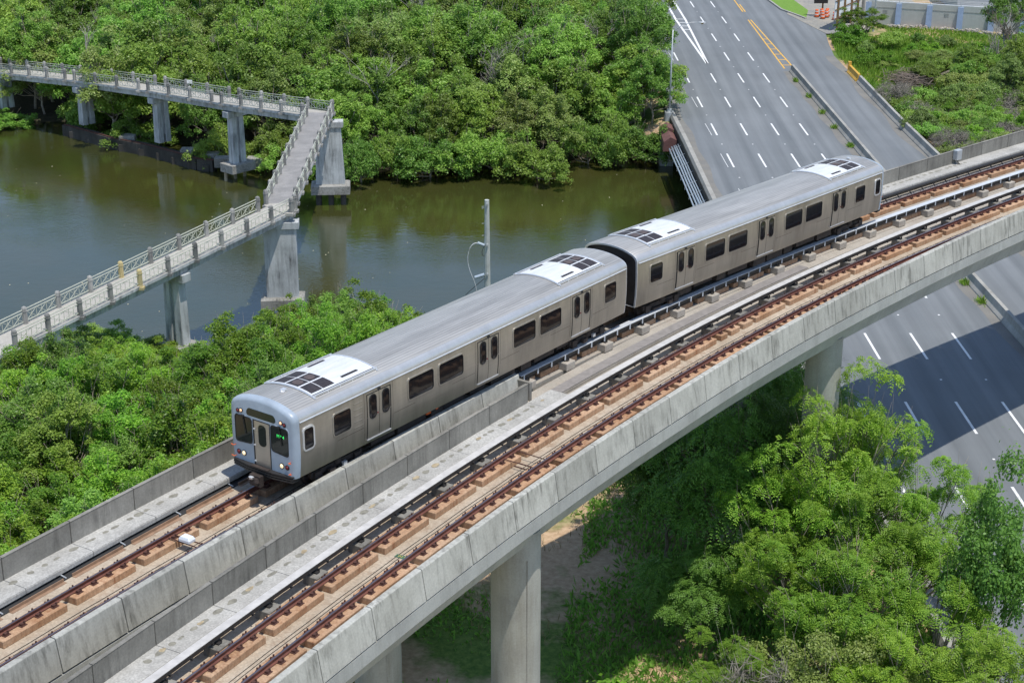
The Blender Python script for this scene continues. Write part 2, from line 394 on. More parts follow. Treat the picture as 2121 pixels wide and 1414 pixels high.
# third rails
def third_rail(k, a0, a1, latc, side, cover, label, pitch, white):
    root = empty("third_rail", T(k, (a0+a1)/2, latc, -.45)); tag(root, label, "third rail", "third rails beside the tracks")
    mb = MB(); sweep(mb, k, a0, a1, [(latc-.15, .17), (latc+.15, .17), (latc+.15, .2), (latc-.15, .2)], .8); bevel(build("cover_board", mb, cover, root), .006)
    mb = MB(); sweep(mb, k, a0, a1, rect(latc-.05, latc+.05, -.06, .06), .8); sweep(mb, k, a0, a1, rect(latc+side*.06, latc+side*.09, .02, .168), .8); sweep(mb, k, a0, a1, rect(latc+.125, latc+.147, .03 if not white else .1, .169), .8); build("contact_rail", mb, M_BLACK, root)
    a = a0+.4
    while a < a1:
        p = MB(); p.box((latc+side*.1, 0, -.29), (.56, .62, .34)) ; p.v = [tuple(TM(k, a) @ Vector(q)) for q in p.v]
        pd = bevel(build("pedestal", p, C_FLOOR if white else C_PARA, root), .02)
        q = MB(); q.lathe((latc, 0, -.15), [(.07, 0), (.09, .03), (.06, .05), (.085, .08), (.05, .1)], 8); q.box((latc+.12, .0, -.1), (.2, .16, .06)); q.box((latc+.16, .1, -.06), (.06, .05, .12))
        q.v = [tuple(TM(k, a) @ Vector(x)) for x in q.v]; build("insulator", q, M_BLACK, pd)
        a += pitch
    a = a0+.2; i = 0
    while a < a1:
        q = MB(); 
        if white: q.box((latc+.14, 0, .06), (.03, .07, .22))
        else: q.box((latc+.14, 0, .03), (.1, .06, .07))
        q.v = [tuple(TM(k, a) @ Vector(x)) for x in q.v]; build("cover_bracket", q, M_PLANKW if white else M_BLACK, root); a += .96
    return root
third_rail(1, -40, 66, -1.4, 1, M_PLANK, "grey coverboard third rail on dark pedestals beside the near empty track", 2.45, False)
third_rail(0, 3.35, 66, 1.16, 1, M_PLANKW, "white coverboard third rail on concrete blocks running along the train's near side", 2.8, True)
# far side cable trough with brown plates, and a black conduit farther on
tro = empty("cable_trough", T(0, -16, -1.85, -.3)); tag(tro, "row of brown angle plates along the dark trough below the far walkway", "cable trough")
mb = MB(); sweep(mb, 0, A0, 3, rect(-1.97, -1.705, -.318, -.292)); build("trough_shade_sheet", mb, M_GAPSHADE, tro)  # thin dark sheet paints the shade inside the gap below the walkway
a = -44.; 
while a < -9.5:
    mb = MB(); sweep(mb, 0, a, a+2.25, [(-1.70, -.315), (-1.67, -.315), (-1.67, -.2), (-1.70, -.2)]); sweep(mb, 0, a, a+2.25, rect(-1.67, -1.54, -.318, -.303)); build("trough_plate", mb, M_BROWN, tro)
    mb = MB(); mb.tube([T(0, a+2.4, -1.98, -.22), T(0, a+2.4, -1.72, -.27)], .025, 6); build("trough_bracket", mb, M_GALV, tro); a += 2.62
con = empty("conduit", T(0, 45, -1.72, -.3)); tag(con, "thick black conduit along the far walkway edge to the right of the train", "conduit")
mb = MB(); mb.tube([T(0, a, -1.72, -.13) for a in np.arange(24, 72, 1.)], .1, 8); build("pipe", mb, M_BLACK, con, True)
for a in np.arange(24.5, 71, 1.2):
    mb = MB(); mb.bar(T(0, a, -1.72, -.13), T(0, a, -1.5, -.4), .05); build("pipe_bracket", mb, M_BLACK, con)
# little white beacon on rods between the far track's rails
bea = empty("track_beacon", T(0, -14.3, .1, -.3)); tag(bea, "small white plastic box mounted on two rusty rods between the rails ahead of the train", "signal box")
mb = MB(); M = TM(0, -14.3, .0, -.12); mb.loft([[Vector((x*q, y*q, z)) for x, y in ((-.24, -.16), (.24, -.16), (.24, .16), (-.24, .16))] for q, z in ((1, 0), (1, .1), (.72, .2))]); mb.v = [tuple(M @ Vector(q)) for q in mb.v]
bevel(build("box", mb, plain("white_plastic", (.72, .76, .8), .5, 0, .1), bea), .02)
mb = MB()
for d in (-.13, .13): mb.tube([T(0, -14.3+d, -.7, -.14), T(0, -14.3+d, .7, -.14)], .022, 6)
mb.tube([T(0, -14.3, -.38, -.14), T(0, -14.3, -.38, -.44)], .02, 5)
build("rod", mb, M_CLIP, bea)
# wayside box on far parapet
wb = empty("wayside_box", T(0, 46.5, -2.78, .4)); tag(wb, "small pale grey equipment box fixed to the far parapet right of the train", "equipment box")
mb = MB(); M = TM(0, 46.5, -2.72, .45); mb.box((0, 0, .12), (.32, .5, .6)); mb.v = [tuple(M @ Vector(q)) for q in mb.v]; bevel(build("cabinet", mb, M_GALV, wb), .02)
mb = MB(); mb.tube([T(0, 46.5, -2.68, .25), T(0, 46.45, -2.6, .1), T(0, 46.5, -2.5, .02)], .035, 6); build("cable", mb, M_BLACK, wb)
# ---------------- metro cars ----------------
def stainless(name, base, rough, corr=0.0, metal=.85, streak=.35):
    m = NM(name); co = m.coords('obj')
    a = m.noise(co, 1.3, 6, (.3, .6, .12) if not corr else (1.5, .12, 1), .7)
    col = m.mix(m.ramp(a, [(.3, 0.), (.7, 1.)]), tuple(c*(1-streak) for c in base), tuple(min(1, c*1.12) for c in base))
    b = m.noise(co, 30, 2, (.02, .02, 1) if not corr else (1, .02, 1))
    col = m.mix(.15, col, m.ramp(b, [(.3, .6), (.7, 1.2)]), 'MULTIPLY')
    if not corr:
        # brown deck reflection painted low on the sides, made patchy by noise
        sx = m.n("ShaderNodeSeparateXYZ"); m.l(co, sx.inputs[0])
        mr = m.n("ShaderNodeMapRange"); mr.inputs[1].default_value = 2.4; mr.inputs[2].default_value = .8; m.l(sx.outputs[2], mr.inputs[0])
        q = m.n("ShaderNodeMath", operation='MULTIPLY'); m.l(mr.outputs[0], q.inputs[0]); m.l(m.ramp(m.noise(co, .8, 5, (.3, 1, .5)), [(.25, .45), (.7, 1.)]), q.inputs[1])
        q2 = m.n("ShaderNodeMath", operation='MULTIPLY'); q2.inputs[1].default_value = .5; m.l(q.outputs[0], q2.inputs[0])
        col = m.mix(q2.outputs[0], col, (.33, .29, .235))
    else:
        w = m.n("ShaderNodeTexWave", wave_type='BANDS', bands_direction='X'); w.inputs["Scale"].default_value = 2.6; m.l(co, w.inputs[0])
        col = m.mix(.35, col, m.ramp(w.outputs["Fac"], [(.0, .55), (.5, 1.1)]), 'MULTIPLY')
        m.bump(w.outputs["Fac"], corr, .02)
    return m.fin(col, rough, metal, .5)
M_SS = stainless("brushed_stainless_side", (.54, .51, .46), .36, 0, .76, .42)
M_SSD = stainless("brushed_stainless_door", (.54, .51, .46), .36, 0, .76, .25)
M_ROOF = stainless("fluted_stainless_roof", (.52, .50, .465), .48, .4, .5, .35)
M_EAVE = stainless("smooth_roof_edge", (.53, .53, .525), .40, 0, .55, .14)
M_CABP = plain("pale_blue_cab_paint", (.35, .41, .475), .36, 0, .2, 1.5, kind='obj')
M_WHITER = None
mm = NM("white_roof_panel"); co_ = mm.coords('obj'); ww = mm.n("ShaderNodeTexWave", wave_type='BANDS', bands_direction='X'); ww.inputs["Scale"].default_value = 2.6; mm.l(co_, ww.inputs[0]); mm.bump(ww.outputs["Fac"], .25, .015)
nzz = mm.noise(co_, 2.5, 4, (2, .4, 1)); M_WHITER = mm.fin(mm.mix(mm.ramp(nzz, [(.35, 0.), (.7, 1.)]), (.58, .60, .62), (.70, .71, .72)), .5)
M_TRIM = plain("bright_trim", (.72, .73, .74), .35, .5, .1, 3, kind='obj')
M_RUB = plain("black_rubber", (.015, .015, .016), .6, 0, .2, 6)
g = NM("tinted_window_glass"); M_GLASS = g.fin((.008, .009, .011), .06, 0, .55)
g = NM("cab_window_glass"); M_CGLASS = g.fin((.008, .016, .014), .07, 0, .5)
M_GRILLE = plain("dark_roof_grille", (.035, .028, .03), .6, 0, .6, 9, kind='obj')
M_UNDER = plain("grimy_underframe", (.045, .032, .026), .75, 0, .6, 5, kind='obj')
M_ENDW = plain("brown_end_wall", (.06, .048, .04), .65, 0, .4, 3, kind='obj')
def emit(name, col, st):
    m = NM(name); m.p.inputs["Emission Color"].default_value = (*col, 1); m.p.inputs["Emission Strength"].default_value = st
    return m.fin(col, .3)
M_HEAD = emit("lit_headlamp", (1, .80, .5), .55); M_MARK = emit("lit_amber_marker", (1, .62, .35), .45)
M_REDL = plain("red_lens", (.16, .015, .02), .2, 0, .1, 3, kind='obj')
M_GREEN = emit("green_led", (.05, .9, .15), .75)
SP = [(.88, 1.455), (1.0, 1.475), (1.4, 1.515), (1.9, 1.535), (2.5, 1.53), (2.91, 1.515)]
def sxz(z): return float(np.interp(z, [p[0] for p in SP], [p[1] for p in SP]))
RPX = [(1.515, 2.96), (1.505, 3.05), (1.44, 3.17), (1.32, 3.255), (1.18, 3.315), (.95, 3.385), (.7, 3.44), (.45, 3.475), (.2, 3.493), (0, 3.497)]
def roofz(x): 
    x = abs(x); xs = [p[0] for p in RPX][::-1]; zs = [p[1] for p in RPX][::-1]; return float(np.interp(x, xs, zs))
def ring(y, sc=1.0, cz=2.1, top=1.0):
    R = [(x, z) for z, x in SP]+RPX[:-1]
    full = [(x, z) for x, z in R]+[(0, 3.497)]+[(-x, z) for x, z in R[::-1]]
    return [Vector((x*sc, y, cz+(z-cz)*(sc if z > cz else (1+(sc-1)*.15)))) for x, z in full]
def rr(cy, cz, w, h, r, n=5):
    out = []
    for qx, qz, a0 in ((1, 1, 0), (-1, 1, pi/2), (-1, -1, pi), (1, -1, 1.5*pi)):
        for i in range(n+1):
            a = a0+pi/2*i/n; out.append((cy+qx*(w/2-r)+r*cos(a), cz+qz*(h/2-r)+r*sin(a)))
    return out
def side_pts(pts, sgn, off): return [Vector((sgn*(sxz(z)+off), y, z)) for y, z in pts]
def ringmesh(mb, o1, o2, d):
    n = len(o1); a = o1; b = o2
    mb.add(a+b+d(a)+d(b), [(i, (i+1) % n, n+(i+1) % n, n+i) for i in range(n)]+[(2*n+i, 3*n+i, 3*n+(i+1) % n, 2*n+(i+1) % n) for i in range(n)]+[(i, 2*n+i, 2*n+(i+1) % n, (i+1) % n) for i in range(n)]+[(n+i, n+(i+1) % n, 3*n+(i+1) % n, 3*n+i) for i in range(n)])
def side_window(par, y0, y1, z0, z1, sgn, r=.12, name="window", fm=None, fw=.045, base=0.0):
    cy, cz, w, h = (y0+y1)/2, (z0+z1)/2, y1-y0, z1-z0
    mb = MB(); mb.prism(side_pts(rr(cy, cz, w, h, r), sgn, base-.012), (sgn*.02, 0, 0))
    o = build(name, mb, M_GLASS, par, local=True)
    mb = MB(); a = side_pts(rr(cy, cz, w, h, r), sgn, base-.01); b = side_pts(rr(cy, cz, w+2*fw, h+2*fw, r+fw), sgn, base-.01)
    ringmesh(mb, a, b, lambda q: [p+Vector((sgn*.035, 0, 0)) for p in q])
    build("window_frame", mb, fm or M_SSD, o, local=True)
    mb = MB(); a = side_pts(rr(cy, cz, w-.05, h-.05, r), sgn, base); b = side_pts(rr(cy, cz, w, h, r), sgn, base)
    ringmesh(mb, a, b, lambda q: [p+Vector((sgn*.022, 0, 0)) for p in q])
    build("window_seal", mb, M_RUB, o, local=True)
    return o
def make_car(label, group):
    root = empty("metro_car", (0, 0, 0)); tag(root, label, "train car", group)
    # shell
    mb = MB(); ys = [-10.28, -10.2, -9, -6, -3, 0, 3, 6, 9, 10.25, 10.36]; sc = [1, 1, 1, 1, 1, 1, 1, 1, 1, 1, .985]
    n = len(ring(0)); mb.loft([ring(y, s) for y, s in zip(ys, sc)], True, False)
    mats = []
    for i in range(len(ys)-1):
        for k in range(n):
            # 0-5 side, 6.. roof
            kk = k if k < n/2 else n-2-k
            mats.append(0 if kk < 5 else (2 if kk < 9 else 1))
    mb.m = mats
    fl = [Vector((-1.45, -10.2, .9)), Vector((1.45, -10.2, .9)), Vector((1.45, 10.3, .9)), Vector((-1.45, 10.3, .9))]
    o = build("body", mb, [M_SS, M_ROOF, M_EAVE], root, True, True)
    m = o.modifiers.new("es", 'EDGE_SPLIT'); m.split_angle = radians(28)
    mb = MB()
    for s in (-1, 1):
        mb.tube([(s*1.525, y, 2.93) for y in (-10.25, 0, 10.3)], .022, 6)
    build("gutter", mb, M_TRIM, root, local=True)
    # end wall (inner end) with rim
    mb = MB(); mb.add([p for p in ring(10.2, .96)], [tuple(range(n))]); mb.box((0, 10.28, 1.95), (1.0, .3, 2.1)); build("end_wall", mb, M_ENDW, root, local=True)
    mb = MB(); ringmesh(mb, ring(10.34, .985), ring(10.34, .93), lambda q: [p+Vector((0, .05, 0)) for p in q]); build("end_rim", mb, M_TRIM, root, local=True)
    # cab mask
    mb = MB(); mb.loft([ring(-10.27, 1.004), ring(-10.38, .998), ring(-10.46, .982), ring(-10.52, .95), ring(-10.545, .90)], True, True)
    cm = build("cab_mask", mb, M_CABP, root, True, True); m = cm.modifiers.new("es", 'EDGE_SPLIT'); m.split_angle = radians(50)
    Y = -10.55
    def face(pts, y): return [Vector((x, y, z)) for x, z in pts]
    def cabwin(x0, x1, zi, zo, z1, name):
        # inner lower corner zi, outer lower corner zo
        pts = rr((x0+x1)/2, (zi+z1)/2, abs(x1-x0), z1-zi, .12)
        pts = [(x, z+(zo-zi)*(0 if z > zi+.2 else 1)*(abs(x-x0)/abs(x1-x0))) for x, z in pts]
        mb = MB(); mb.prism(face(pts, Y), (0, -.012, 0)); o = build(name, mb, M_CGLASS, root, local=True)
        cx, cz = sum(p[0] for p in pts)/len(pts), sum(p[1] for p in pts)/len(pts)
        big = [(cx+(x-cx)*1.09, cz+(z-cz)*1.09) for x, z in pts]
        mb = MB(); ringmesh(mb, face(pts, Y+.01), face(big, Y+.01), lambda q: [p+Vector((0, -.03, 0)) for p in q]); build("window_frame", mb, M_RUB, o, local=True)
        big2 = [(cx+(x-cx)*1.15, cz+(z-cz)*1.14) for x, z in pts]
        mb = MB(); ringmesh(mb, face(big, Y+.01), face(big2, Y+.01), lambda q: [p+Vector((0, -.022, 0)) for p in q]); build("window_trim", mb, M_CABP, o, local=True)
        mb = MB(); xx = (x0+x1)/2; mb.bar((xx, Y-.04, z1+.04), (xx+.12, Y-.04, zi+.28), .025); mb.box((xx, Y-.04, z1+.05), (.12, .06, .05)); build("wiper", mb, M_RUB, o, local=True)
        return o
    cabwin(-.47, -1.23, 1.76, 1.70, 2.66, "windscreen"); cabwin(.47, 1.23, 1.76, 1.70, 2.66, "windscreen")
    # centre door, recessed pocket
    mb = MB(); mb.box((0, Y-.004, 1.80), (.80, .016, 1.78)); build("door_surround", mb, M_RUB, root, local=True)
    mb = MB(); mb.box((0.03, Y-.012, 1.80), (.70, .03, 1.72)); d = build("cab_door", mb, M_SSD, root, local=True)
    mb = MB(); mb.prism(face(rr(0.05, 2.17, .36, .8, .15), Y-.026), (0, -.008, 0)); build("door_window", mb, M_CGLASS, d, local=True)
    mb = MB()
    for z in (1.15, 1.75, 2.35): mb.box((-.32, Y-.03, z), (.07, .05, .05))
    build("door_hinge", mb, M_TRIM, d, local=True)
    mb = MB(); mb.prism(face([(x, z-.10*(x/.68)**2+.0) for x, z in rr(0, 2.985, 1.36, .28, .135, 8)], Y+.004), (0, -.02, 0)); build("destination_sign", mb, plain("dim_sign_glass", (.02, .03, .022), .12, 0, .3, 8, kind='obj') if "dim_sign_glass" not in bpy.data.materials else bpy.data.materials["dim_sign_glass"], root, local=True)
    def lamp(name, x, z, r, mat):
        mb = MB(); nn = 14; mb.loft([[Vector((x+q*cos(2*pi*i/nn), y, z+q*sin(2*pi*i/nn))) for i in range(nn)] for q, y in ((r+.02, Y+.01), (r+.02, Y-.02), (r, Y-.022))], True, True)
        o = build(name+"_bezel", mb, M_RUB, root, local=True)
        mb = MB(); mb.loft([[Vector((x+q*cos(2*pi*i/nn), y, z+q*sin(2*pi*i/nn))) for i in range(nn)] for q, y in ((r*.95, Y-.021), (r*.8, Y-.04), (r*.3, Y-.05))], True, True)
        build(name, mb, mat, o, True, True)
    for s in (-1, 1):
        lamp("headlight", s*.90, 1.27, .085, M_HEAD); lamp("tail_light", s*1.15, 1.27, .075, M_REDL)
        lamp("marker_light", s*.94, 2.88, .06, M_MARK); lamp("tail_light", s*1.10, 2.84, .06, M_REDL)
        for z in (1.5, 1.08):
            mb = MB(); mb.tube([(s*1.30, Y+.02, z), (s*1.30, Y-.1, z), (s*1.42, Y-.1, z+.02)], .014, 6); build("grab_handle", mb, M_ORANGE, root, local=True)
    # anticlimber, step, coupler
    mb = MB(); P = [(-1.43, -10.3), (-1.4, -10.6), (-.6, -10.74), (.6, -10.74), (1.4, -10.6), (1.43, -10.3)]
    for z0, z1, e in ((.93, .98, 1.0), (.84, .90, 1.0), (.75, .81, .99)):
        mb.prism([Vector((x*e, y, z0)) for x, y in P], (0, 0, z1-z0))
    mb.prism([Vector((x*.97, y+.05, .72)) for x, y in P], (0, 0, .22)); build("bumper", mb, M_BLACK, root, local=True)
    mb = MB(); mb.box((0, -10.7, 1.0), (.8, .16, .05)); build("cab_step", mb, M_UNDER, root, local=True)
    for e in (-1, 1):
        mb = MB(); mb.box((0, e*10.55, .62), (.3, .8, .22)); mb.box((0, e*10.92, .62), (.5, .18, .4)); mb.lathe((.1, e*11.0, .5), [(.1, 0), (.13, .1), (.1, .25)], 12); mb.tube([(-.28, e*10.6, .7), (-.5, e*10.85, .5), (-.2, e*10.95, .5)], .03, 6)
        build("coupler", mb, M_UNDER if e < 0 else M_BLACK, root, local=True)
    mb = MB(); mb.lathe((-.12, -11.02, .68), [(.09, 0), (.11, .08), (.05, .1)], 12); build("coupler_head", mb, M_TRIM, root, local=True)
    # side doors + windows
    for s in (1, -1):
        for (y0, y1) in ((-6.78, -5.5), (-.28, 1.04), (6.2, 7.52)):
            z0, z1 = 1.06, 2.76; ym = (y0+y1)/2
            mb = MB()
            q = [side_pts([(y0-.03, z), (y1+.03, z)], s, .004) for z in np.linspace(z0-.02, z1+.03, 6)]
            mb.loft([[a, b] for a, b in q], False, False); fr = build("door_recess", mb, M_RUB, root, local=True)
            for j, (a, b) in enumerate(((y0, ym-.012), (ym+.012, y1-.05))):
                mb = MB(); zz = np.linspace(z0, z1, 7)
                outer = [[side_pts([(a, z)], s, .018)[0], side_pts([(b, z)], s, .018)[0]] for z in zz]
                mb.loft(outer, False, False)
                d = build("door", mb, M_SSD, root, local=True)
                wc = a+.24 if j == 0 else (a+b)/2+.0
                mb = MB(); mb.prism(side_pts(rr((a+b)/2+(-.03 if j == 0 else .05), 2.27, .34, .88, .15), s, .019), (s*.012, 0, 0)); w = build("door_window", mb, M_GLASS, d, local=True)
                aa = rr((a+b)/2+(-.03 if j == 0 else .05), 2.27, .34, .88, .15); bb = rr((a+b)/2+(-.03 if j == 0 else .05), 2.27, .40, .94, .18)
                mb = MB(); ringmesh(mb, side_pts(aa, s, .018), side_pts(bb, s, .018), lambda q: [p+Vector((s*.02, 0, 0)) for p in q]); build("window_frame", mb, M_RUB, w, local=True)
            mb = MB(); mb.bar(side_pts([(y0-.02, z0-.03)], s, .02)[0], side_pts([(y1+.02, z0-.03)], s, .02)[0], .05, .035); build("door_sill", mb, M_TRIM, root, local=True)
            mb = MB(); mb.lathe((s*(sxz(1.95)+.018), ym-.1, 1.95), [(.03, -.02), (.03, .02)], 8); build("door_button", mb, M_REDL, root, local=True)
            mb = MB(); mb.box((s*1.535, ym+.02, 2.84), (.03, .14, .05)); build("door_light", mb, M_RUB, root, local=True)
            mb = MB()
            for yy in (y0-.16, y1+.13): mb.loft([side_pts([(yy-.006, z), (yy+.006, z)], s, .003) for z in np.linspace(.92, 2.88, 8)], False, False)
            for ya, yb in ((y0-1.6, y0-.2), (y1+.18, y1+1.4)): mb.loft([side_pts([(ya, z), (yb, z)], s, .003) for z in (1.585, 1.597)], False, False)
            build("panel_seam", mb, M_UNDER, root, local=True)
        for y0, y1 in ((-8.58, -7.68), (-4.5, -3.03), (-2.7, -1.22), (2.02, 3.52), (3.84, 5.34), (8.6, 9.48)):
            side_window(root, y0, y1, 1.82, 2.63, s)
        side_window(root, -10.08, -9.62, 1.86, 2.62, s, .1, "cab_side_window", M_TRIM, .07, .008)
    # vents beside the first door
    for z in np.linspace(1.75, 2.65, 5):
        mb = MB(); mb.bar(side_pts([(-7.5, z)], 1, .004)[0], side_pts([(-7.02, z)], 1, .004)[0], .012, .02); build("side_vent", mb, M_SS, root, local=True)
    # roof hatches
    xs = np.linspace(-1.0, 1.0, 21)
    for e in (1, -1):
        def ry(y): return y if e == 1 else -y-.25*0
        ya, yb = (-9.05, -5.82)
        mb = MB(); rA = [Vector((x, ry(ya), roofz(x)+.035)) for x in xs]; rB = [Vector((x, ry(yb), roofz(x)+.035)) for x in xs]
        lo = [Vector((x, ry(ya), roofz(x)-.02)) for x in xs]; lo2 = [Vector((x, ry(yb), roofz(x)-.02)) for x in xs]
        mb.loft([lo, rA, rB, lo2], False, False); h = build("roof_hatch", mb, M_WHITER, root, local=True)
        mb = MB()
        for x0, x1 in ((-.9, -.36), (-.28, .28), (.36, .92)):
            xx = np.linspace(x0, x1, 6)
            for y0, y1 in ((-8.97, -8.40), (-8.36, -7.78)):
                mb.loft([[Vector((x, ry(y0), roofz(x)+.04)) for x in xx], [Vector((x, ry(y1), roofz(x)+.04)) for x in xx]], False, False)
        build("roof_grille", mb, M_GRILLE, h, local=True)
        mb = MB()
        for y in (-8.67, -8.08): mb.lathe((0, ry(y), roofz(0)+.041), [(.2, 0), (.18, .012), (.06, .014), (.05, .02)], 14)
        build("fan", mb, plain("brown_fan", (.10, .075, .07), .6, 0, .4, 12, kind='obj') if "brown_fan" not in bpy.data.materials else bpy.data.materials["brown_fan"], h, local=True)
        mb = MB()
        for s in (-1, 1): mb.bar((s*.78, ry(-7.28), roofz(.78)+.042), (s*.78, ry(-6.44), roofz(.78)+.042), .11, .02)
        build("roof_slot", mb, M_GRILLE, h, local=True)
        mb = MB()
        for s in (-1, 1):
            mb.bar((s*1.1, ry(-9.1), roofz(1.1)+.05), (s*1.1, ry(-5.7), roofz(1.1)+.05), .05, .06)
            for y in np.linspace(-9, -5.8, 6): mb.box((s*1.1, ry(y), roofz(1.1)+.02), (.09, .05, .08))
        for y in (ya-.03, yb+.03): mb.tube([Vector((x, ry(y), roofz(x)+.03)) for x in np.linspace(-1.2, 1.2, 15)], .035, 6)
        build("roof_rail", mb, M_TRIM, h, local=True)
    mb = MB(); mb.lathe((0.1, -9.55, roofz(.1)), [(.1, 0), (.1, .03), (.04, .08)], 10); mb.box((.1, -9.5, roofz(.1)+.06), (.16, .2, .05)); build("antenna", mb, M_TRIM, root, local=True)
    # running gear
    mb = MB(); mb.box((0, 0, .84), (2.6, 20.2, .1))
    rg = random.Random(5); y = -6.2
    while y < 6:
        l = rg.uniform(.7, 1.7)
        for s in (-1, 1): mb.box((s*(.88+rg.uniform(-.1, .06)), y+l/2, .60+rg.uniform(-.04, .05)), (.5, l, .40+rg.uniform(-.1, .1)))
        y += l+rg.uniform(.1, .4)
    build("underframe", mb, M_UNDER, root, local=True)
    mb = MB(); mb.box((1.16, -2.9, .68), (.05, .26, .13)); mb.box((1.16, -2.4, .70), (.06, .12, .1)); build("equipment_tag", mb, M_ORANGE, root, local=True)
    for yc in (-8.0, 8.0):
        mb = MB()
        for s in (-1, 1):
            mb.box((s*1.02, yc, .48), (.16, 2.7, .2)); mb.box((s*1.05, yc-1.05, .4), (.26, .34, .32)); mb.box((s*1.05, yc+1.05, .4), (.26, .34, .32)); mb.lathe((s*1.08, yc, .52), [(.16, 0), (.16, .3)], 10)
            mb.box((s*1.26, yc-.45, .42), (.12, .3, .18)); mb.box((s*1.2, yc+.5, .34), (.1, .5, .08))
        mb.box((0, yc, .55), (2.0, .5, .25)); b = build("bogie", mb, M_UNDER, root, local=True)
        for s in (-1, 1):
            for dy in (-1.05, 1.05):
                mb = MB(); nn = 24; x0 = s*.70
                mb.loft([[Vector((x, yc+dy+r*cos(2*pi*i/nn), .36+r*sin(2*pi*i/nn))) for i in range(nn)] for x, r in ((s*.66, .39), (s*.685, .39), (s*.69, .36), (s*.80, .355), (s*.80, .28), (s*.78, .26), (s*.78, .1), (s*.83, .09))], True, True)
                build("wheel", mb, M_UNDER, b, local=True)
        mb = MB(); mb.box((1.28, yc+.2, .47), (.1, .18, .14)); build("journal_cover", mb, M_TRIM, b, local=True)
    return root
def copy_tree(o, parent=None):
    c = o.copy(); COL.objects.link(c); c.parent = parent
    for ch in list(o.children): copy_tree(ch, c)
    return c
def car_matrix(ac):
    b0, b1 = T(0, ac-8.23), T(0, ac+8.23); u = (b1-b0).normalized(); n = Vector((u.y, -u.x, 0)).normalized(); w = n.cross(u)
    M = Matrix((n, u, w)).transposed().to_4x4(); M.translation = (b0+b1)/2; return M
car1 = make_car("leading silver metro car with the pale blue cab front and lit headlights", "two coupled silver metro cars")
car2 = copy_tree(car1); car2["label"] = "rear silver metro car coupled behind, its plain end facing the leading car, over the road"
car2.matrix_world = car_matrix(21.95) @ Matrix.Rotation(pi, 4, 'Z')
text_obj("led_text", "MP 4", .17, Matrix.Translation((.90, -10.566, 2.36)) @ Matrix.Rotation(pi/2, 4, 'X'), M_GREEN, car1, .001)
text_obj("car_number", "8", .14, Matrix.Translation((1.02, -10.56, 2.70)) @ Matrix.Rotation(pi/2, 4, 'X'), M_TRIM, car1, .001)
car1.matrix_world = car_matrix(.25)
# ---------------- terrain, water, road ----------------
def noise2(x, y, s=1.0, seed=0):
    return (sin(x*.9*s+seed)+sin(y*1.1*s+1.7*seed+.3)+sin((x+y)*.63*s+2.1*seed)+sin((x-1.3*y)*.41*s+.7*seed))/4
SH = [(-140, 205), (-75, 190), (-57, 184), (-48, 185), (-42, 178), (-37, 175), (-31, 169.5), (-25, 170), (-17, 163), (-12, 164), (-7, 165.5), (-3, 165.5), (4, 165), (8.5, 171), (13, 170), (38, 168), (42, 150), (80, 146), (140, 146)]
def far_shore(x): return float(np.interp(x, [p[0] for p in SH], [p[1] for p in SH]))
NS = [(-140, 112), (-45, 112), (-33, 113), (-22, 116), (-10, 113), (-2, 109), (10, 112), (19, 118), (60, 122)]
def near_shore(x): return float(np.interp(x, [p[0] for p in NS], [p[1] for p in NS]))
def smooth(e0, e1, v):
    t = max(0, min(1, (v-e0)/(e1-e0))); return t*t*(3-2*t)
def left_edge(y): return float(np.interp(y, (60, 85, 100, 143, 162, 175, 200, 400), (20.9, 20.3, 19.3, 17.9, 17.5, 17.1, 16.6, 12.0)))
def right_edge(y): return float(np.interp(y, (40, 110, 130, 156, 172, 193, 205, 213, 223, 232, 260), (45.5, 43.0, 41.6, 40.7, 40.2, 39.9, 39.7, 40.4, 41.6, 46, 60)))
def ground_z(x, y):
    land = smooth(0, 5, y-far_shore(x))+smooth(0, 5, near_shore(x)-y)
    z = -21.6+land*2.4            # about -19.2 just behind the shore
    nearh = smooth(4, 22, near_shore(x)-y); z += nearh*2.2
    z += smooth(6, 40, y-far_shore(x))*1.0
    z += noise2(x, y, .35, 2)*.18
    # road embankment (not under the bridge)
    if x > 8 and (y > far_shore(x)+2 or y < near_shore(x)-2):
        e = smooth(6.5, 0.4, left_edge(y)-x) if x < left_edge(y) else 1.0
        z = z+(ZR-.12-z)*e
    if x > right_edge(y)+.3 and y > far_shore(x)+2:
        d = x-right_edge(y)
        lot = -16.35+noise2(x, y, .3, 5)*.15
        low = -18.2+noise2(x, y, .3, 5)*.2
        m = smooth(182, 200, y); tgt = low+(lot-low)*m
        z = ZR-.12+(tgt-(ZR-.12))*smooth(0, 5, d)
    return z
def grid(x0, x1, y0, y1, st):
    xs = np.arange(x0, x1+.01, st); ys = np.arange(y0, y1+.01, st); mb = MB()
    mb.v = [(x, y, ground_z(x, y)) for y in ys for x in xs]; n = len(xs)
    mb.f = [(j*n+i, j*n+i+1, (j+1)*n+i+1, (j+1)*n+i) for j in range(len(ys)-1) for i in range(n-1)]; mb.m = [0]*len(mb.f); return mb
m = NM("soil"); co_ = m.coords('world')
f1 = m.noise(co_, .12, 6, rough=.65); f2 = m.noise(co_, 3.0, 5, rough=.7)
soil = m.mix(m.ramp(f2, [(.3, 0), (.7, 1)]), (.38, .25, .145), (.58, .42, .27))
grn = m.mix(m.ramp(f2, [(.35, 0), (.65, 1)]), (.07, .13, .025), (.16, .23, .05))
c_ = m.mix(m.ramp(f1, [(.46, 0), (.56, 1)]), soil, grn)
sp_ = m.n("ShaderNodeSeparateXYZ"); m.l(co_, sp_.inputs[0])
mud = m.n("ShaderNodeMapRange"); mud.inputs[1].default_value = -17.5; mud.inputs[2].default_value = -18.1; m.l(sp_.outputs[2], mud.inputs[0])
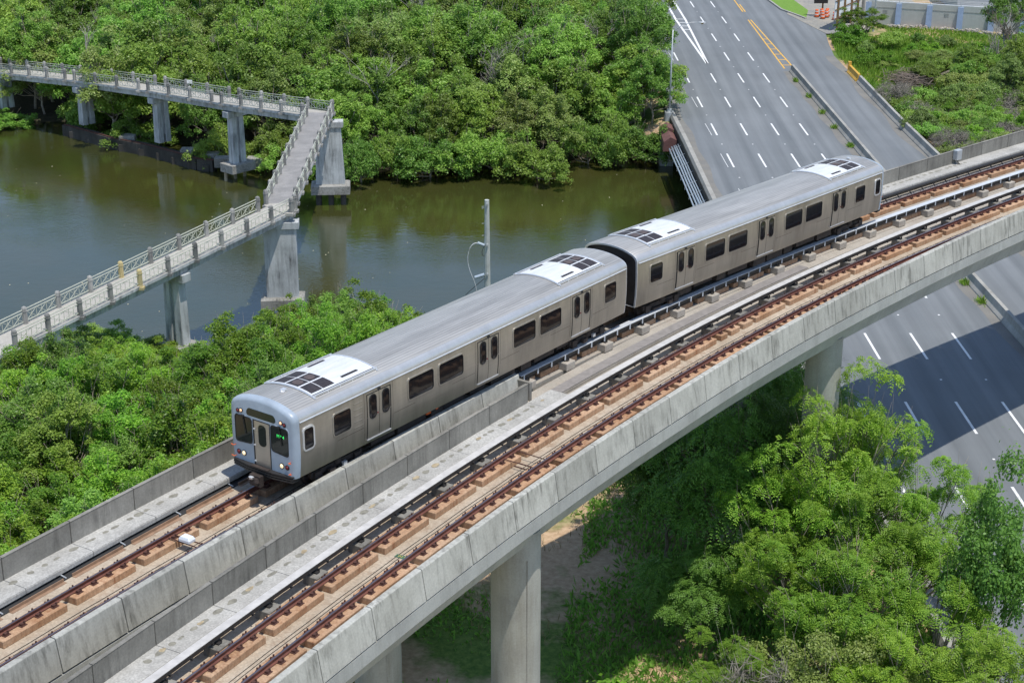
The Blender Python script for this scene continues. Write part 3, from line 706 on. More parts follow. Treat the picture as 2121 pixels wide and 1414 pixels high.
c_ = m.mix(mud.outputs[0], c_, m.mix(m.ramp(f2, [(.3, 0), (.7, 1)]), (.035, .032, .02), (.08, .07, .045)))
m.bump(f2, .6, .08); M_SOIL = m.fin(c_, .95, 0, .2)
mb = grid(-140, 140, 20, 330, 2.0); g = build("ground", mb, M_SOIL, None, True); tag(g, kind='structure')
mb = MB(); mb.add([(-1500, -300, -19.4), (1500, -300, -19.4), (1500, 21, -19.4), (-1500, 21, -19.4), (-1500, 329, -18.7), (1500, 329, -18.7), (1500, 2200, -18.7), (-1500, 2200, -18.7), (-1500, 21, -19.4), (-139, 21, -19.4), (-139, 329, -18.7), (-1500, 329, -18.7), (139, 21, -19.4), (1500, 21, -19.4), (1500, 329, -18.7), (139, 329, -18.7)], [(0,1,2,3),(4,5,6,7),(8,9,10,11),(12,13,14,15)])
tag(build("distant_ground", mb, M_SOIL), kind='structure')
# river
m = NM("river_water"); co_ = m.coords('world')
w1 = m.noise(co_, .8, 3, (1, 1.6, 1)); w2 = m.noise(co_, 3.2, 3, (1, 1.5, 1)); w3 = m.noise(co_, .06, 3)
a_ = m.n("ShaderNodeMath", operation='MULTIPLY'); m.l(m.ramp(w2, [(.2, 0), (.8, 1)]), a_.inputs[0]); m.l(m.ramp(w3, [(.4, .1), (.62, 1)]), a_.inputs[1])
b_ = m.n("ShaderNodeMath", operation='ADD'); m.l(a_.outputs[0], b_.inputs[0]); m.l(w1, b_.inputs[1])
m.bump(b_.outputs[0], .10, .12)
murk = m.mix(m.ramp(m.noise(co_, .09, 4), [(.35, 0), (.65, 1)]), (.036, .043, .011), (.050, .050, .013))
m.p.inputs["IOR"].default_value = 2.0
M_WATER = m.fin(murk, .035, 0, .5)
mb = MB(); mb.add([(-140, 60, ZW), (140, 60, ZW), (140, 230, ZW), (-140, 230, ZW)], [(0, 1, 2, 3)]); tag(build("river", mb, M_WATER), kind='structure')
# flecks floating
mb = MB(); rg = random.Random(3)
for i in range(90):
    x, y = rg.uniform(-52, 16), rg.uniform(112, 178)
    if y > far_shore(x)-1: continue
    r = rg.uniform(.025, .06); mb.add([(x+r*cos(q), y+r*2*sin(q), ZW+.012) for q in (0, 1.3, 2.6, 4.1, 5.2)], [(0, 1, 2, 3, 4)])
tag(build("floating_flecks", mb, plain("fleck", (.55, .5, .35), .8)), "pale leaves and flecks floating scattered on the brown river", "floating debris", None, "stuff")
# asphalt
m = NM("asphalt"); co_ = m.coords('world')
lanes = m.noise(co_, .9, 4, (1, .03, 1)); spk = m.noise(co_, 25, 2); bl = m.noise(co_, .12, 5)
c_ = m.mix(m.ramp(lanes, [(.3, 0), (.7, 1)]), (.145, .158, .165), (.205, .218, .224))
c_ = m.mix(.25, c_, m.ramp(bl, [(.3, .6), (.7, 1.25)]), 'MULTIPLY'); c_ = m.mix(.25, c_, m.ramp(spk, [(.3, .6), (.7, 1.3)]), 'MULTIPLY')
mp_ = m.n("ShaderNodeMapping"); mp_.inputs["Rotation"].default_value = (0, 0, .0165); m.l(co_, mp_.inputs[0])
wv = m.n("ShaderNodeTexWave", wave_type='BANDS', bands_direction='X'); wv.inputs["Scale"].default_value = .2; wv.inputs["Distortion"].default_value = .8; wv.inputs["Detail"].default_value = 2; wv.inputs["Detail Scale"].default_value = .05; m.l(mp_.outputs[0], wv.inputs[0])
c_ = m.mix(.22, c_, m.ramp(wv.outputs["Fac"], [(.1, .68), (.8, 1.12)]), 'MULTIPLY')
M_ASPH = m.fin(c_, .8, 0, .35)
m = NM("gravel"); co_ = m.coords('world'); f2 = m.noise(co_, 2.5, 6, rough=.75); f1 = m.noise(co_, .25, 4)
c_ = m.mix(m.ramp(f2, [(.3, 0), (.7, 1)]), (.16, .16, .15), (.34, .33, .30)); c_ = m.mix(m.ramp(f1, [(.4, 0), (.65, 1)]), c_, (.36, .33, .27)); m.bump(f2, .5, .05); M_GRAV = m.fin(c_, .95, 0, .2)
def strip(ys, lf, rf, z, mat, name):
    mb = MB(); mb.v = []
    for y in ys: mb.v += [(lf(y), y, z), (rf(y), y, z)]
    mb.f = [(2*i, 2*i+1, 2*i+3, 2*i+2) for i in range(len(ys)-1)]; mb.m = [0]*len(mb.f)
    return tag(build(name, mb, mat), kind='structure')
YS = list(np.arange(30, 330, 2.5))
strip(YS, lambda y: left_edge(y), lambda y: right_edge(y) if y < 232 else 46, ZR, M_ASPH, "road")
# gravel lot + kerbed lawn
mb = MB(); P = [(41.2, 219), (44.5, 219.5), (47.5, 222), (49, 228), (58, 232), (58, 300), (40.5, 300), (40.5, 262), (40.3, 240), (38.2, 233.4)]
mb.add([(x, y, ZR+.03) for x, y in P], [tuple(range(len(P)))]); tag(build("gravel_lot", mb, M_GRAV), kind='structure')
def dust_strip(f0, f1, ys, name):
    strip(ys, f0, f1, ZR+.004, concrete(name+"_grime", (.19, .187, .175), (.25, .24, .215), (.15, .135, .11), .6, .5, .4, False), name)
def med(y): return float(np.interp(y, (108, 122, 158, 197), (35.2, 34.6, 33.75, 32.75))) if y > 108 else 35.2+(108-y)*.035
dust_strip(lambda y: med(y)-.85-.12*sin(y*.7), lambda y: med(y)+.1, list(np.arange(40, 197, 1.5)), "gutter_dirt")
dust_strip(lambda y: left_edge(y), lambda y: left_edge(y)+.9+.15*sin(y*.5), list(np.arange(60, 182, 1.5)), "kerb_dirt")
dust_strip(lambda y: right_edge(y)-1.0-.3*sin(y*.35), lambda y: right_edge(y), list(np.arange(100, 206, 1.5)), "verge_dirt")
# lane markings (painted sheets 4 mm above the asphalt)
def lane(i, y): return {0: 21.0, 1: 24.05, 2: 27.25, 3: 30.2}[i]+.0-(y-153)*.0165+(i-1.5)*(0)+{0: 0, 1: .0, 2: 0, 3: 0}[i]
def dash(mb, x0, y0, x1, y1, w):
    mb.add([(x0-w/2, y0, ZR+.008), (x0+w/2, y0, ZR+.008), (x1+w/2, y1, ZR+.008), (x1-w/2, y1, ZR+.008)], [(0, 1, 2, 3)])
mb = MB(); mb2 = MB()
for i in range(4):
    for k in range(-6, 13):
        y1 = 182.7-12.15*k; y0 = y1-4.9
        if y1 > 256 or (i == 1 and y1 > 196): continue
        dash(mb, lane(i, y0), y0, lane(i, y1), y1, .17)
        yr = y0-3.6; mb.add([(lane(i, yr)+a*.07, yr+b*.09, ZR+.012) for a, b in ((-1, -1), (1, -1), (1, 1), (-1, 1))], [(0, 1, 2, 3)])
        if i == 0 and y1 > 130: dash(mb2, lane(0, y0)-.55, y0, lane(0, y1)-.62, y1, .05)
for a, b in (((23.5, 200.5), (22.4, 229)), ((23.6, 200.5), (23.7, 229)), ((22.4, 229), (22.2, 244)), ((23.7, 229), (23.4, 244))): dash(mb, a[0], a[1], b[0], b[1], .28)
for y in (222, 224.5, 227, 229.5): mb.add([(22.7-(y-222)*.05, y-.15, ZR+.0085), (23.65, y-.15, ZR+.0085), (23.65, y+.15, ZR+.0085), (22.7-(y-222)*.05, y+.15, ZR+.0085)], [(0, 1, 2, 3)])
tag(build("lane_markings", mb, M_WHITE), kind='structure'); tag(build("worn_lane_markings", mb2, M_WHITE), kind='structure')
mb = MB()
for a, b in (((32.45, 197.5), (32.25, 229)), ((33.6, 198), (32.6, 229)), ((32.3, 235), (32.2, 262)), ((32.65, 235), (32.6, 241))): dash(mb, a[0], a[1], b[0], b[1], .18)
for i in range(6):
    y = 199.5+i*3.2; mb.add([(32.4-(y-198)*.006, y-.15, ZR+.0085), (33.55-(y-198)*.032, y-.15, ZR+.0085), (33.55-(y-198)*.032, y+.15, ZR+.0085), (32.4-(y-198)*.006, y+.15, ZR+.0085)], [(0, 1, 2, 3)])
tag(build("yellow_markings", mb, M_YELL), kind='structure')
# median barrier and right hand barrier (jersey profile swept in the plane)
def barrier(mb, xf, y0, y1, prof, st=3.0):
    n = max(1, int((y1-y0)/st)); mb.loft([[Vector((xf(y0+(y1-y0)*i/n)+dx, y0+(y1-y0)*i/n, ZR+h)) for dx, h in prof] for i in range(n+1)]); return mb
JP = [(-.08, -.05), (-.05, .1), (.14, .35), (.22, .82), (.5, .82), (.56, .35), (.72, .1), (.74, -.05)]
mdr = empty("median_barrier", (med(150), 150, ZR)); tag(mdr, "long low concrete barrier dividing the wide road from the ramp lanes on its right", "road barrier", "concrete barriers along the road")
y = 40.
while y < 196:
    b = min(y+12, 196.5); mb = MB(); barrier(mb, med, y+.02, b-.02, JP); build("barrier_segment", mb, C_KERB, mdr); y += 12
rbr = empty("side_barrier", (right_edge(175)-.3, 175, ZR)); tag(rbr, "concrete barrier along the right verge with a yellow painted end", "road barrier", "concrete barriers along the road")
y = 100.
while y < 190:
    b = min(y+10, 190.5); mb = MB(); barrier(mb, lambda q: right_edge(q)-.35, y+.02, b-.02, JP); build("barrier_segment", mb, C_KERB, rbr); y += 10
mb = MB(); barrier(mb, lambda q: right_edge(q)-.35, 190.5, 195.5, [(a, h*1.0) for a, h in JP], 1.2); mb.box((right_edge(195.6)-.05, 195.7, ZR+.62), (.36, .4, 1.25))
build("yellow_end", mb, plain("barrier_yellow", (.62, .36, .05), .7, 0, .3, 2), rbr)["label"] = "yellow painted end block of the side barrier"
# road bridge over the river
rb = empty("road_bridge", (18, 145, ZW)); tag(rb, "road bridge with a low parapet over the river, its underside dark, behind the train", "road bridge")
mb = MB(); ysb = np.arange(110, 178, 4)
mb.loft([[Vector((left_edge(y)-.5, y, ZR-.06)), Vector((right_edge(y)+.6, y, ZR-.06)), Vector((right_edge(y)+.6, y, ZR-1.5)), Vector((left_edge(y)-.3, y, ZR-1.5))] for y in ysb]); build("bridge_deck", mb, C_DARK, rb)
mb = MB(); mb.loft([[Vector((left_edge(y)+a, y, ZR+h)) for a, h in ((-.55, -1.3), (-.3, -1.3), (-.3, .30), (-.02, .34), (0, .5), (-.4, .5), (-.55, .2))] for y in np.arange(60, 182, 3)]); build("parapet", mb, C_KERB, rb)
mb = MB(); mb.loft([[Vector((left_edge(y)+a, y, ZR+h)) for a, h in ((-.6, -1.5), (-.556, -1.5), (-.556, .18), (-.6, .12))] for y in np.arange(110, 182, 3)]); build("edge_beam", mb, C_DARK, rb)
for y in (128, 150, 171):
    mb = MB(); mb.box2((left_edge(y)-.1, y-.6, ZW-1.5), (right_edge(y), y+.6, ZR-1.4)); build("bridge_pier", mb, C_DARK, rb)
# pipes
pb = empty("pipe_bundle", (16.6, 150, ZR-.8)); tag(pb, "bundle of blue grey pipes slung along the road bridge's outer edge", "pipes")
for i, (dx, dz, r) in enumerate(((-.75, -.55, .075), (-.95, -.62, .075), (-1.15, -.7, .085), (-1.4, -.8, .085), (-.85, -.8, .07), (-1.1, -.9, .07), (-1.62, -.98, .08), (-1.3, -1.02, .07))):
    mb = MB(); rg = random.Random(i); mb.tube([(left_edge(y)+dx+rg.uniform(-.03, .03), y, ZR+dz+rg.uniform(-.03, .03)) for y in np.arange(112, 168, 4)], r, 8); build("pipe", mb, M_PIPE, pb, True)
for y in np.arange(118, 166, 3.2):
    mb = MB(); mb.bar((left_edge(y)-.5, y, ZR-.25), (left_edge(y)-1.65, y, ZR-.8), .035); mb.bar((left_edge(y)-.5, y, ZR-1.15), (left_edge(y)-1.75, y, ZR-1.15), .05); mb.bar((left_edge(y)-1.7, y, ZR-.8), (left_edge(y)-1.7, y, ZR-1.15), .035); build("bracket", mb, M_GALV, pb)
hood = empty("pipe_hood", (16, 167.5, ZR-1.5)); tag(hood, "rusty red sheet metal hood covering the end of the pipe bundle beside the road", "hood")
for (y0, y1, dz) in ((165.3, 168.2, -.1), (168.3, 170.6, .2)):
    mb = MB(); x = left_edge(168); mb.loft([[Vector((x+a, y, ZR+h+dz)) for a, h in ((-.6, -1.0), (-.6, -.35), (-1.25, -.05), (-1.95, -.5), (-2.0, -1.5), (-.9, -1.5))] for y in (y0, y1)]); build("hood_sheet", mb, M_RUSTRED, hood)
mb = MB(); mb.box2((left_edge(168)-2.0, 168.5, ZW-.5), (left_edge(168)-.6, 170.4, ZR-1.4)); build("support_block", mb, C_OLD, hood)
# ---------------- street lamp ----------------
lx, ly = 16.55, 173.0
la = empty("street_lamp", (lx, ly, ZR)); tag(la, "tall grey street lamp on the bridge parapet, its arm reaching over the road", "street lamp")
mb = MB(); mb.box((lx, ly, ZR+.1), (.9, .9, 1.2)); mb.box((lx, ly, ZR+.85), (.5, .5, .3)); bevel(build("plinth", mb, C_OLD, la), .03)
mb = MB(); mb.tube([(lx, ly, ZR+.9), (lx+.05, ly, ZR+5), (lx+.1, ly, ZR+9.3)], [.11, .09, .06], 10); build("pole", mb, M_GALV, la, True)
mb = MB(); mb.tube([(lx+.1, ly, ZR+9.1), (lx+1.0, ly, ZR+9.75), (lx+2.0, ly, ZR+10.05), (lx+2.7, ly, ZR+10.05)], [.045, .04, .035, .03], 8); build("arm", mb, M_GALV, la, True)
mb = MB(); mb.loft([[Vector((lx+2.6+x, ly+r*cos(q), ZR+10.05+.5*r*sin(q))) for q in np.linspace(0, 2*pi, 12, False)] for x, r in ((0, .05), (.15, .13), (.5, .17), (.8, .12), (.9, .04))]); hd = build("lamp_head", mb, M_GALV, la, True)
mb = MB(); mb.lathe((lx+3.1, ly, ZR+9.86), [(.07, 0), (.13, .06), (.14, .12)], 10); build("lens", mb, plain("amber_lens", (.45, .3, .12), .3), hd)
# ---------------- utility pole ----------------
ux, uy = -1.7, 109.0
up = empty("utility_pole", (ux, uy, -19)); tag(up, "tapering grey concrete utility pole with a looped cable, rising behind the train", "utility pole")
mb = MB(); mb.tube([(ux, uy, -20), (ux, uy, -6.05)], [.30, .165], 10); o = build("pole", mb, plain("pole_concrete", (.46, .48, .45), .8, 0, .25, 3), up, True); m_ = o.modifiers.new("es", 'EDGE_SPLIT')
mb = MB(); mb.tube([(ux-.2, uy-.1, -9.25), (ux-.65, uy-.15, -9.05)], .11, 10); build("insulator", mb, M_PIPE, up)
mb = MB(); mb.tube([(ux-.2, uy-.1, -11.35), (ux-.85, uy-.15, -11.55)], .12, 10); build("insulator", mb, M_PIPE, up)
for z in (-6.3, -9.2, -11.3):
    mb = MB(); mb.box((ux+.02, uy-.24, z), (.12, .12, .16)); build("bolt_plate", mb, M_GALV, up)
for z in (-6.5, -6.62, -7.7, -8.55):
    mb = MB(); mb.bar((ux-.15, uy, z), (ux-.35, uy, z-.02), .035); build("step_bolt", mb, M_GALV, up)
def bez(P, n=18):
    P = [Vector(p) for p in P]; out = []
    for i in range(n+1):
        t = i/n; Q = list(P)
        while len(Q) > 1: Q = [Q[j].lerp(Q[j+1], t) for j in range(len(Q)-1)]
        out.append(Q[0])
    return out
mb = MB(); mb.tube(bez([(ux-.65, uy-.15, -9.05), (ux-1.5, uy-.2, -8.9), (ux-1.75, uy-.2, -11.2), (ux-.9, uy-.2, -11.3), (ux-.6, uy-.2, -12), (ux-.8, uy-.2, -13.2)]), .03, 6); build("cable", mb, M_PLANKW, up, True)
mb = MB(); mb.tube(bez([(ux-.2, uy-.15, -9.3), (ux-.5, uy-.2, -9.8), (ux-.2, uy-.2, -10)]), .02, 5); mb.tube(bez([(ux-.2, uy-.2, -11.6), (ux-.9, uy-.2, -12.2), (ux-1.5, uy-.2, -12.8)]), .022, 5); build("cable", mb, M_BLACK, up, True)
# ---------------- footbridge ----------------
fb = empty("footbridge", (-18, 140, ZW)); tag(fb, "weathered concrete footbridge zigzagging across the river on tall piers", "footbridge")
BA = Vector((-18.0, 124.0, -11.2)); BB = Vector((-18.15, 155.0, -11.2))
S1 = [BA, Vector((-32.6, 99.9, -12.9)), Vector((-47, 76, -14.6))]
S3 = [BB, Vector((-28.0, 164.0, -12.1)), Vector((-37.0, 172.2, -12.7)), Vector((-46.6, 179.9, -13.3)), Vector((-57.6, 187.5, -14.0)), Vector((-72, 197.5, -14.9))]
HW = 1.12
def nrm(a, b):
    d = (b-a); d = Vector((d.x, d.y, 0)).normalized(); return Vector((d.y, -d.x, 0))
def deck_seg(a, b, top=None):
    n = nrm(a, b); mb = MB()
    mb.loft([[p+n*l+Vector((0, 0, h)) for l, h in ((-HW-.12, 0), (HW+.12, 0), (HW+.12, -.22), (HW-.1, -.28), (HW-.15, -.75), (-HW+.15, -.75), (-HW+.1, -.28), (-HW-.12, -.22))] for p in (a, b)])
    mb.m = [1 if i not in (0,) else 0 for i in range(len(mb.f))]
    return build("deck", mb, [top or C_DECK, C_OLD], fb)
postq = MB()
def add_post(p, mat, bracket=False):
    mb = MB(); x, y, z = p; r = .19
    mb.lathe((x, y, z-.12), [(r+.02, 0), (r+.02, .12), (r, .14), (r, .95), (r+.025, .96), (r+.025, 1.02), (r, 1.03), (r, 1.16), (r*.75, 1.26), (r*.2, 1.31)], 8)
    mb.box((x, y, z-.2), (.56, .56, .2)); 
    build("post", mb, mat, fb)
def railing(a, b):
    mb = MB(); d = (b-a); L = d.length; u = d.normalized(); up_ = Vector((0, 0, 1))
    for h in (.16, .78, .98): mb.bar(a+up_*h, b+up_*h, .05)
    n = max(2, round(L/.42))
    for i in range(1, n):
        p = a+u*(L*i/n); mb.bar(p+up_*.16, p+up_*.78, .03)
    m2 = max(1, round(L/1.05))
    for i in range(m2):
        p, q = a+u*(L*i/m2), a+u*(L*(i+1)/m2); mb.bar(p+up_*.16, q+up_*.78, .028); mb.bar(p+up_*.78, q+up_*.16, .028)
    build("railing", mb, M_RAILING, fb)
prng = random.Random(9)
def rail_side(a, b, side, pitch, yellow=(), start=0.0, end=0.0):
    n = nrm(a, b); d = (b-a); u = d.normalized(); L = d.length-start-end; a2 = a+u*start+n*side*HW
    k = max(1, round(L/pitch)); pts = [a2+u*(L*i/k) for i in range(k+1)]
    for i, p in enumerate(pts):
        if i == k and not end: pass
        add_post(p, C_POSTY if i in yellow else C_POST)
    for p, q in zip(pts[:-1], pts[1:]): railing(p+u*.15, q-u*.15)
deck_seg(S1[0]+Vector((.3, .5, 0)), S1[1]); deck_seg(S1[1], S1[2])
mb = MB(); mb.prism([BA+Vector(q) for q in ((-1.24, 1.4, .003), (1.24, 1.6, .003), (1.26, -1.3, .003), (.6, -1.2, .003), (-1.24, .9, .003))], (0, 0, -.24)); build("deck", mb, [C_DECK], fb)
deck_seg(BA+Vector((0, 1.4, 0)), BB+Vector((0, .4, 0)), C_DECK2); 
for a, b in zip(S3[:-1], S3[1:]): deck_seg(a, b)
rail_side(S1[0], S1[1], 1, 3.1, (5,), 1.1); rail_side(S1[0], S1[1], -1, 3.0, (6,), -.6)
rail_side(S1[1], S1[2], 1, 3.1, (), 2.4); rail_side(S1[1], S1[2], -1, 3.0, (), 2.2)
rail_side(BA, BB, 1, 3.0, (), -.9, -.9); rail_side(BA, BB, -1, 3.0, (), 1.3, 1.2)
for i, (a, b) in enumerate(zip(S3[:-1], S3[1:])):
    rail_side(a, b, -1, 3.3, (), 1.2 if i == 0 else 1.6); rail_side(a, b, 1, 3.3, (), -.5 if i == 0 else 1.6)
def slab_pier(c, ztop, ang, w0, w1, t, name="pier"):
    # battered slab pier on a pile cap; c = centre at water
    R = Matrix.Rotation(ang, 3, 'Z'); zc = ZW+1.75
    def rect_(w, t_, z, dx=0): return [Vector((c[0], c[1], z))+R @ Vector((a*w/2+dx, b*t_/2, 0)) for a, b in ((-1, -1), (1, -1), (1, 1), (-1, 1))]
    mb = MB(); mb.loft([rect_(w0, t*1.0, zc-.05), rect_(w1, t, ztop-1.3), rect_(w1, t, ztop-.76)]); p = bevel(build(name, mb, C_OLD, fb), .04)
    mb = MB(); mb.loft([rect_(w1+.5, t+.25, ztop-1.25), rect_(w1+.5, t+.25, ztop-.74)]); build("pier_head", mb, C_OLD, p)
    mb = MB(); mb.loft([rect_(w0+.9, t+1.1, ZW+1.1), rect_(w0+.9, t+1.1, zc+.15), rect_(w0+.5, t+.7, zc+.25)]); build("pile_cap", mb, C_CAP, p)
    for i in (-1, 0, 1):
        for j in (-1, 1):
            q = Vector((c[0], c[1], ZW-1.5))+R @ Vector((i*w0*.42, j*t*.5, 0)); mb = MB(); mb.tube([q, q+Vector((0, 0, 2.8))], .26, 10); build("pile", mb, C_DARK, p)
slab_pier((-17.9, 123.3), -11.2, radians(4), 2.45, 2.5, 1.0)
slab_pier((-17.4, 155.2), -11.2, radians(4), 2.8, 2.3, 1.1)
def twin_pier(c, ztop, ang, zb=ZW+1.75, cap=True):
    R = Matrix.Rotation(ang, 3, 'Z'); p0 = None
    for s in (-1, 1):
        mb = MB()
        mb.loft([[Vector((c[0], c[1], z))+R @ Vector((s*.46+a*w/2, b*d/2, 0)) for a, b in ((-1, -1), (1, -1), (1, 1), (-1, 1))] for z, w, d in ((zb-.1, .66, .9), (ztop-1.4, .54, .75))])
        if p0 is None: p0 = bevel(build("pier", mb, C_OLD, fb), .03)
        else: bevel(build("pier_shaft", mb, C_OLD, p0), .03)
    mb = MB(); mb.box((c[0], c[1], (zb+ztop)/2-.2), (.36, .4, ztop-zb-1.8), R); build("pier_web", mb, C_OLD, p0)
    mb = MB(); mb.box((c[0], c[1], ztop-1.1), (2.5, .9, .62), R); bevel(build("pier_head", mb, C_OLD, p0), .03)
    if cap:
        mb = MB(); mb.box((c[0], c[1], ZW+1.35), (3.0, 2.0, .9), R); bevel(build("pile_cap", mb, C_CAP, p0), .04)
        for i in (-1, 0, 1):
            q = Vector((c[0], c[1], ZW))+R @ Vector((i*1.2, -.5, 0)); mb = MB(); mb.tube([q+Vector((.0, -.25, -1.2)), q+Vector((0, 0, 1.1))], .17, 8); build("pile", mb, concrete("buff_pile", (.33, .28, .19), (.4, .34, .24), (.05, .045, .035), .8, 2, .2) if "buff_pile" not in bpy.data.materials else bpy.data.materials["buff_pile"], p0)
a3 = atan2(S3[2].y-S3[1].y, S3[2].x-S3[1].x)
for c, zt, cp in (((-27.6, 163.6), -12.1, True), ((-36.8, 172.2), -12.7, False), ((-46.6, 179.9), -13.3, False), ((-57.6, 187.6), -14.0, False)): twin_pier(c, zt, a3+pi/2, cap=cp)
a1 = atan2(S1[1].y-S1[0].y, S1[1].x-S1[0].x)
for f in (.43, .93): 
    c = S1[0].lerp(S1[1], f); twin_pier((c.x, c.y), c.z, a1+pi/2)
# sign board on bridge: white card
mb = MB(); mb.box((-33.2, 170.3, -11.55), (.55, .06, .35)); thing_mesh("notice_board", mb, M_WHITE, (-33.2, 170.3, -11.55), "tiny white notice board behind the footbridge's far railing", "sign")
# old quay
qy = empty("quay_wall", (-38, 172, ZW)); tag(qy, "black derelict quay beam with square blocks along the far bank under the footbridge", "quay")
Q = [Vector((-49.5, 181.6, ZW)), Vector((-43, 175.8, ZW)), Vector((-38, 172.4, ZW)), Vector((-32.2, 167.2, ZW)), Vector((-30.5, 166.6, ZW))]
for a, b in zip(Q[:-1], Q[1:]):
    mb = MB(); mb.bar(a+Vector((0, 0, .55)), b+Vector((0, 0, .55)), .9, 1.3); build("quay_beam", mb, C_DARK, qy)
    mb = MB(); mb.bar(a+Vector((0, -.3, 1.25)), b+Vector((0, -.3, 1.25)), .22, .12); build("rusty_edge", mb, M_CLIP, qy)
    L = (b-a).length; n = max(1, int(L/2.2))
    for i in range(n):
        p = a.lerp(b, (i+.5)/n); mb = MB(); mb.box((p.x, p.y-.5, ZW+.3), (.6, .4, .9)); build("fender", mb, C_DARK, qy)
for x, y in ((-41.2, 175.3), (-33.6, 169.6), (-31.0, 167.9), (-29.5, 166.2), (-26.2, 166.0)):
    mb = MB(); mb.box((x, y, ZW+1.1), (1.7, 1.3, 1.0)); bevel(build("quay_block", mb, C_CAP, qy), .04)
# ---------------- compound wall, building, billboard, barrels ----------------
WA, WB_ = Vector((48.3, 227.6, ZR-.3)), Vector((92, 211.5, ZR-.3)); wu = (WB_-WA).normalized(); wn = Vector((wu.y, -wu.x, 0))
cw = empty("compound_wall", WA); tag(cw, "grey boundary wall with blue pilasters behind the grassy lot", "boundary wall")
L = (WB_-WA).length; pit = 4.05; nn = int(L/pit)
for i in range(nn):
    a, b = WA+wu*(pit*i), WA+wu*(pit*(i+1)); mb = MB()
    mb.prism([a+Vector((0, 0, 0)), b, b+Vector((0, 0, 3.1)), a+Vector((0, 0, 3.1))], wn*-.2); build("wall_panel", mb, C_WALL if False else M_WALLP, cw)
    mb = MB(); mb.prism([a+Vector((0, 0, 3.1)), b+Vector((0, 0, 3.1)), b+Vector((0, 0, 3.2)), a+Vector((0, 0, 3.2))], wn*-.3); build("coping", mb, M_WHITE, cw)
    mb = MB(); mb.prism([a+wn*.01+Vector((0, 0, 2.32)), b+wn*.01+Vector((0, 0, 2.32)), b+wn*.01+Vector((0, 0, 2.38)), a+wn*.01+Vector((0, 0, 2.38))], wn*.02); build("wall_groove", mb, C_KERB, cw)
for i in range(nn+1):
    a = WA+wu*(pit*i); mb = MB(); w = .36
    mb.loft([[a+wu*(s*w)+wn*d+Vector((0, 0, z)) for s, d in ((-1, .0), (1, .0), (1, e), (-1, e))] for z, e in ((0, .75), (3.0, .28))]); build("pilaster", mb, M_BLUEP, cw)
    mb = MB(); mb.bar(a+Vector((0, 0, 3.1)), a+Vector((0, 0, 3.85)), .05); build("wire_post", mb, M_GALV, cw)
mb = MB()
for z in (3.45, 3.65, 3.8): mb.tube([WA+Vector((0, 0, z)), WB_+Vector((0, 0, z))], .018, 4)
build("barbed_wire", mb, M_GALV, cw)
for i in (0, 2):
    a = WA+wu*(pit*(i+.55))+wn*.012; mb = MB()
    for j in range(3): mb.prism([a+wu*(-.3)+Vector((0, 0, 1.95-.2*j)), a+wu*.3+Vector((0, 0, 1.95-.2*j)), a+wu*.3+Vector((0, 0, 2.02-.2*j)), a+wu*(-.3)+Vector((0, 0, 2.02-.2*j))], wn*.008)
    build("stencilled_notice", mb, C_KERB, cw)
bd = empty("storage_building", (70, 236, ZR)); tag(bd, "plain grey building side and pale concrete yard behind the boundary wall", "building")
mb = MB(); mb.box2((62.5, 236, ZR-.3), (100, 262, ZR+7)); build("wall", mb, plain("grey_cladding", (.36, .38, .40), .7, 0, .1, .4), bd)
mb = MB(); mb.box2((49.5, 228.8, ZR-.3), (100, 235.9, ZR+.05)); build("yard_slab", mb, C_DECK, bd)
mb = MB(); mb.box2((62.45, 235.97, ZR+.6), (100, 235.99, ZR+.65)); mb.box2((72, 235.96, ZR), (72.06, 235.985, ZR+7)); mb.box2((81, 235.96, ZR), (81.06, 235.985, ZR+7)); build("cladding_seam", mb, M_WHITE, bd)
sf = empty("steel_fence", (50, 233, ZR)); tag(sf, "white vertical bar fence at the left end of the boundary wall", "fence")
for i in range(12):
    mb = MB(); mb.bar((48.6+.35*i, 229.3+.55*i, ZR), (48.6+.35*i, 229.3+.55*i, ZR+2.6), .09); build("bar", mb, M_WHITE, sf)
mb = MB(); mb.bar((48.4, 229, ZR+2.3), (52.6, 235.5, ZR+2.3), .08); build("rail", mb, M_WHITE, sf)
bb = empty("billboard", (44.8, 225, ZR)); tag(bb, "back of a white billboard on four brown timber posts beside the gravel lot", "billboard")
bp = [Vector((42.9, 221.6, ZR)), Vector((44.2, 223.9, ZR)), Vector((45.6, 226.3, ZR)), Vector((46.9, 228.5, ZR))]
bdir = (bp[3]-bp[0]).normalized(); bnn = Vector((bdir.y, -bdir.x, 0))
for p in bp:
    mb = MB(); mb.bar(p+bnn*.12, p+bnn*.12+Vector((0, 0, 8.4)), .26); build("post", mb, M_TIMBER, bb)
mb = MB(); a, b = bp[0]-bdir*.9, bp[3]+bdir*1.2
mb.prism([a+Vector((0, 0, 1.5)), b+Vector((0, 0, 1.5)), b+Vector((0, 0, 7.4)), a+Vector((0, 0, 7.4))], bnn*-.08); build("panel", mb, plain("billboard_back", (.80, .82, .84), .7, 0, .1, 1), bb)
for z in (1.6, 2.75, 3.9, 5.1, 6.3, 7.3):
    mb = MB(); mb.bar(a+bnn*.04+Vector((0, 0, z)), b+bnn*.04+Vector((0, 0, z)), .07, .14); build("batten", mb, M_TIMBER, bb)
sb = empty("dark_sign", (41.8, 231, ZR)); tag(sb, "dark sign board left of the white billboard, cut by the top of the picture", "sign")
mb = MB(); mb.box((42.5, 231.5, ZR+3.6), (1.9, .15, 3.6)); build("board", mb, M_BLACK, sb)
mb = MB(); mb.bar((42.9, 232.2, ZR), (42.9, 232.2, ZR+3), .2); build("post", mb, M_TIMBER, sb)
